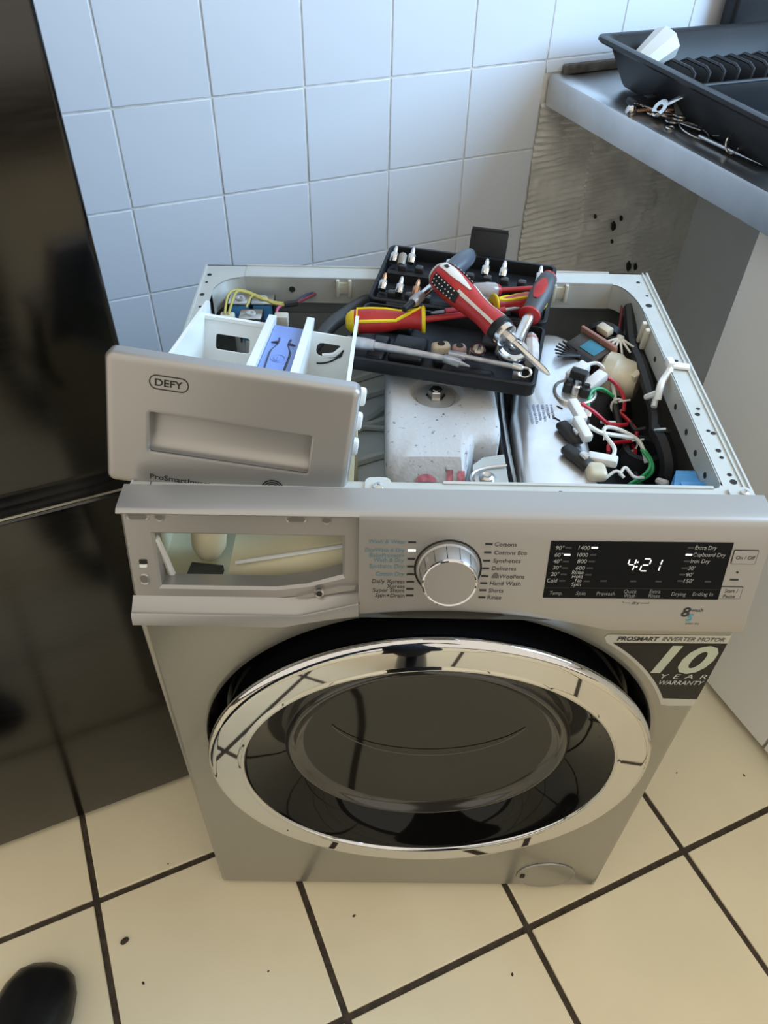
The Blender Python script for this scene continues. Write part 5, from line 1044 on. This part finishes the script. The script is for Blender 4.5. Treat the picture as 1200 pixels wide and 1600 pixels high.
for k in range(11):
    x = 1.000 + k * 0.0285
    b = MB(); b.prism(fin_poly(), -0.0016, 0.0016, axis='x'); b.tube([(0, a, z) for a, z in fin_poly()], 0.0026, 6)
    f_ = b.build('plate_slot', M_rack, rk, None); f_.location = Vector((x, 0, 0)) - Vector(ro); f_.rotation_euler = (0, 0, 0)
    for v in f_.data.vertices: v.co.x += (v.co.z - 0.909) * 0.35
MB().rbox((1.14, 1.000, 0.930), (0.345, 0.0045, 0.046), 0.002).build('divider', M_rack, rk, ro)
MB().tube([(0.968, 1.000, 0.953), (1.312, 1.000, 0.953)], 0.0028, 8).build('divider_rim', M_rack, rk, ro)
# white octagonal handle leaning in the rack corner
P = Vector((0.9620, 1.1450, 0.9380)); top_ = Vector((1.0330, 1.1640, 0.9680)); d = (top_ - P).normalized()
t = thing('white_octagonal_handle', 'white octagonal plastic handle leaning in the corner of the dish rack', 'handle', P)
MB().lathe([(0, 0.016), (0.01, 0.020), ((top_ - P).length - 0.006, 0.0275), ((top_ - P).length - 0.002, 0.0270), ((top_ - P).length, 0.0225)], P, d, 8).build('handle_body', mat('off_white_handle', (0.60, 0.60, 0.57), 0.4), t, P, 15)
MB().lathe([(0, 0.0095), (0.0006, 0.008), (0.0006, 0)], top_, d, 16).build('end_hole', mat('dull_white', (0.55, 0.55, 0.53), 0.5), t, P)
# dark canister behind the rack
P = Vector((1.300, 1.262, 0.899)); t = thing('black_canister', 'black object cut off by the top right corner, against the tiles', 'canister', P)
MB().rbox((1.305, 1.258, 0.985), (0.13, 0.035, 0.17), 0.008, 3).build('canister_body', M_black, t, P); MB().rbox((1.305, 1.258, 1.075), (0.135, 0.040, 0.014), 0.004).build('canister_cap', M_black, t, P)
# keys and bits along the worktop edge
ZC = 0.8985
def ctl(name, label, cat, P, group=None): return thing(name, label, cat, P, 0, group)
P = Vector((0.945, 1.080, ZC + 0.010)); t = ctl('key_fob', 'black car key fob in the key bunch', 'key fob', P)
MB().rbox(P, (0.060, 0.030, 0.014), 0.006, 3, R=Matrix.Rotation(-0.15, 3, 'Z')).build('fob_body', M_black, t, P); MB().rbox(P + Vector((0.006, 0, 0.0072)), (0.018, 0.012, 0.0012), 0.0005).build('fob_button', M_grip_grey, t, P)
P = Vector((0.975, 1.005, ZC + 0.020)); t = ctl('leather_key_tag', 'dark flat key tag standing against the rack', 'key tag', P)
MB().rbox(P, (0.056, 0.005, 0.034), 0.0015, R=align((1, -0.45, 0.25), (0.3, 0.7, 1))).build('tag', M_grip_grey, t, P)
def key(P, d, label, up=(0, 0, 1), s=1.0):
    P = Vector(P); R_ = align(d, up); t = ctl('door_key', label, 'key', P, 'keys on the worktop')
    b = MB(); n_ = 18; b.grid([[P + R_ @ Vector((r * s * math.cos(2 * PI * k / n_), r * s * 1.1 * math.sin(2 * PI * k / n_), h)) for k in range(n_)] for r, h in ((0.010, -0.001), (0.010, 0.001), (0.004, 0.001), (0.004, -0.001), (0.010, -0.001))], closed=True); b.build('key_bow', M_tool_steel, t, P)
    MB().rbox(P + R_ @ Vector((0.024 * s, 0, 0)), (0.030 * s, 0.006 * s, 0.002), 0.0006, R=R_).build('key_blade', M_tool_steel, t, P)
    b = MB()
    for k in range(3): b.box(P + R_ @ Vector(((0.026 + 0.005 * k) * s, 0.004 * s, 0)), (0.003, 0.003 + 0.001 * (k % 2), 0.0018), R=R_)
    b.build('key_teeth', M_tool_steel, t, P)
key((0.945, 1.030, ZC + 0.008), (-0.5, 0.9, 0.1), 'steel key lying under the key fob', s=1.4)
key((0.960, 1.010, ZC + 0.010), (-0.9, 0.40, 0.02), 'steel key pointing to the worktop edge', s=1.4)
key((0.932, 1.030, ZC + 0.016), (0.35, -0.55, 0.50), 'steel key sticking up against the rack', (0, -0.6, 1), 1.4)
key((0.938, 1.000, ZC + 0.007), (0.25, -0.9, 0.0), 'steel key nearest the camera in the bunch', s=1.3)
P = Vector((0.905, 1.060, ZC + 0.005)); t = ctl('steel_bell', 'round steel knob at the worktop edge beside the keys', 'knob', P)
MB().lathe([(-0.005, 0.004), (0, 0.008), (0.005, 0.009), (0.010, 0.006), (0.011, 0)], P, (-0.8, 0.2, 0.3), 18).build('knob', M_tool_steel, t, P); MB().tube(smooth_path([P + Vector((0.004, 0, 0)), P + Vector((0.03, -0.01, 0.003)), P + Vector((0.055, -0.03, 0.006))], 4), 0.0022, 6).build('stalk', M_copper, t, P)
P = Vector((0.940, 0.955, ZC + 0.003)); t = ctl('key_ring', 'thin wire key ring trailing from the bunch', 'key ring', P)
MB().tube([P + Vector((0.016 * math.cos(a), 0.030 * math.sin(a), 0.003 + 0.003 * math.sin(a))) for a in [2 * PI * k / 28 for k in range(28)]], 0.0009, 5, closed=True).build('ring', M_zinc, t, P); MB().tube([P + Vector((-0.02 + 0.006 * math.cos(a), 0.03 + 0.006 * math.sin(a), 0)) for a in [2 * PI * k / 16 for k in range(16)]], 0.0010, 5, closed=True).build('small_ring', M_zinc, t, P)
P = Vector((0.935, 0.935, ZC + 0.005)); Q = Vector((0.945, 0.815, ZC + 0.004)); t = ctl('bent_skewer', 'thin steel skewer along the worktop edge with a coiled ring', 'skewer', P)
MB().tube([P, P + (Q - P) * 0.45, P + (Q - P) * 0.75, Q], [0.0028, 0.0028, 0.0014, 0.0005], 8).build('rod', M_tool_steel, t, P)
MB().tube([P + (Q - P) * 0.52 + Vector((0.013 * math.cos(a), 0.005 * math.sin(a), 0.009 + 0.012 * math.sin(a))) for a in [2 * PI * k / 22 for k in range(22)]], 0.0016, 6, closed=True).build('coil', M_tool_steel, t, P)
MB().tube(smooth_path([P + (Q - P) * 0.1 + Vector((0.012, 0, 0.003)), P + (Q - P) * 0.3 + Vector((0.020, 0, 0.008)), P + (Q - P) * 0.5 + Vector((0.010, 0, 0.010))], 5), 0.0008, 5).build('loose_wire', M_tool_steel, t, P)

# ------------------------------------------------------------------ floor specks
for (x, y, r, lab) in ((-0.1790, 0.5090, 0.0056, 'small brown crumb of dirt beside the floor joint near the shoe'),):
    P = Vector((x, y, 0.001)); o = MB().lathe([(0, r), (0.003, r * 0.8), (0.005, r * 0.3), (0.0052, 0)], P, (0, 0, 1), 12, sq=lambda a: 1 + 0.25 * math.sin(2 * a + 1)).build('dirt_crumb', M_dirt, None, P); tag(o, lab, 'crumb')

b = MB(); rs = random.Random(3)
for k in range(24):
    x, y, r = rs.uniform(-0.3, 1.0), rs.uniform(0.1, 0.62), rs.choice((0.0012, 0.0016, 0.0024))
    b.lathe([(0, r), (0.0008, r * 0.6), (0.0009, 0)], (x, y, 0.0003), (0, 0, 1), 6, sq=lambda a: 1 + 0.3 * math.sin(2 * a + x * 90))
o = b.build('floor_dirt', M_dirt, None, (0, 0, 0)); tag(o, 'tiny dark specks of dirt scattered over the floor tiles', 'dirt'); o['kind'] = 'stuff'

# ------------------------------------------------------------------ photographer: one shoe toe shows at the lower left, legs are mirrored in the chrome
pe = thing('person', 'person in dark clothes, only the rounded toe of one black shoe in view', 'person', (-0.34, 0.38, 0))
def shoe(toe, head, k=1.0):
    toe = Vector((toe[0], toe[1], 0)); h = Vector((math.sin(head), math.cos(head), 0)); sd = Vector((h.y, -h.x, 0))
    st = [(0.000, 0.004, 0.012, 0.012), (0.004, 0.022, 0.020, 0.016), (0.014, 0.036, 0.030, 0.020), (0.035, 0.046, 0.042, 0.026), (0.065, 0.051, 0.052, 0.031), (0.10, 0.050, 0.060, 0.036), (0.14, 0.044, 0.074, 0.042), (0.18, 0.039, 0.088, 0.050), (0.22, 0.038, 0.094, 0.055), (0.255, 0.036, 0.092, 0.050), (0.275, 0.026, 0.085, 0.046), (0.283, 0.006, 0.070, 0.044)]
    rows_ = []
    for (q, w, ht_, mz_) in st:
        w *= k; c = toe - h * q; rows_.append([c + sd * (w * math.cos(a)) + Vector((0, 0, 0.010 + (ht_ - 0.010) * (max(0, math.sin(a)) ** 0.75))) if math.sin(a) >= 0 else c + sd * (w * 0.98 * math.cos(a)) + Vector((0, 0, 0.010 + 0.0095 * max(-1, math.sin(a) * 2.2))) for a in [2 * PI * k / 24 for k in range(24)]])
    b = MB(); b.grid(rows_, closed=True); b.add(rows_[0], [tuple(range(24))]); b.add(rows_[-1], [tuple(range(24))])
    return b.build('shoe', mat('black_shoe_leather', (0.012, 0.012, 0.013), 0.28), pe, (-0.34, 0.38, 0), 50)
shoe((-0.2830, 0.5190), 0.50, 1.14); shoe((0.085, 0.050), 0.35)
J = {'pel': (-0.17, -0.06, 0.93), 'lh': (-0.25, -0.03, 0.88), 'lk': (-0.25, 0.12, 0.49), 'la': (-0.385, 0.300, 0.09), 'rh': (-0.09, -0.09, 0.88), 'rk': (0.0, -0.10, 0.48), 'ra': (0.0, -0.17, 0.09),
     'wa': (-0.17, -0.13, 1.10), 'ch': (-0.16, -0.24, 1.32), 'nk': (-0.13, -0.27, 1.47), 'hd': (-0.11, -0.25, 1.57), 'ht': (-0.10, -0.25, 1.68), 'ls': (-0.33, -0.20, 1.39), 'le': (-0.36, -0.20, 1.13), 'lw': (-0.15, -0.13, 1.27), 'rs': (0.02, -0.32, 1.39), 're': (0.10, -0.33, 1.12), 'rw': (0.03, -0.15, 1.27)}
ED = [('pel', 'lh'), ('lh', 'lk'), ('lk', 'la'), ('pel', 'rh'), ('rh', 'rk'), ('rk', 'ra'), ('pel', 'wa'), ('wa', 'ch'), ('ch', 'nk'), ('nk', 'hd'), ('hd', 'ht'), ('ch', 'ls'), ('ls', 'le'), ('le', 'lw'), ('ch', 'rs'), ('rs', 're'), ('re', 'rw')]
RD = {'pel': .14, 'lh': .095, 'lk': .085, 'la': .075, 'rh': .095, 'rk': .085, 'ra': .078, 'wa': .135, 'ch': .15, 'nk': .055, 'hd': .085, 'ht': .07, 'ls': .065, 'le': .05, 'lw': .032, 'rs': .065, 're': .05, 'rw': .032}
ks = list(J); me = bpy.data.meshes.new('body'); me.from_pydata([Vector(J[k]) - Vector((-0.34, 0.38, 0)) for k in ks], [(ks.index(a), ks.index(b_)) for a, b_ in ED], [])
body = bpy.data.objects.new('body', me); COL.objects.link(body); body.parent = pe
sk = body.modifiers.new('skin', 'SKIN'); sk.use_smooth_shade = True
for k, v in zip(ks, me.skin_vertices[0].data): v.radius = (RD[k], RD[k] * (0.75 if k in ('pel', 'wa', 'ch') else 1.0)); v.use_root = (k == 'pel')
body.modifiers.new('sub', 'SUBSURF').levels = 2; body.modifiers['sub'].render_levels = 2
me.materials.append(M_clothes)

# open sheets (prints, lathed shells) get their outer side turned the way they are looked at
bpy.context.view_layer.update()
_c = cam.matrix_world.translation
_done = set()
for o in SC.objects:
    if o.type != 'MESH' or o.data.name in _done or not o.data.polygons or o.modifiers: continue
    _done.add(o.data.name); me = o.data
    if len(me.polygons) > 60000: continue
    bm = bmesh.new(); bm.from_mesh(me)
    if any(e.is_boundary for e in bm.edges):
        loc = o.matrix_world.inverted() @ _c
        if sum(f.calc_area() * f.normal.dot((loc - f.calc_center_median()).normalized()) for f in bm.faces) < 0:
            bmesh.ops.reverse_faces(bm, faces=bm.faces[:]); bm.to_mesh(me); me.update()
    bm.free()
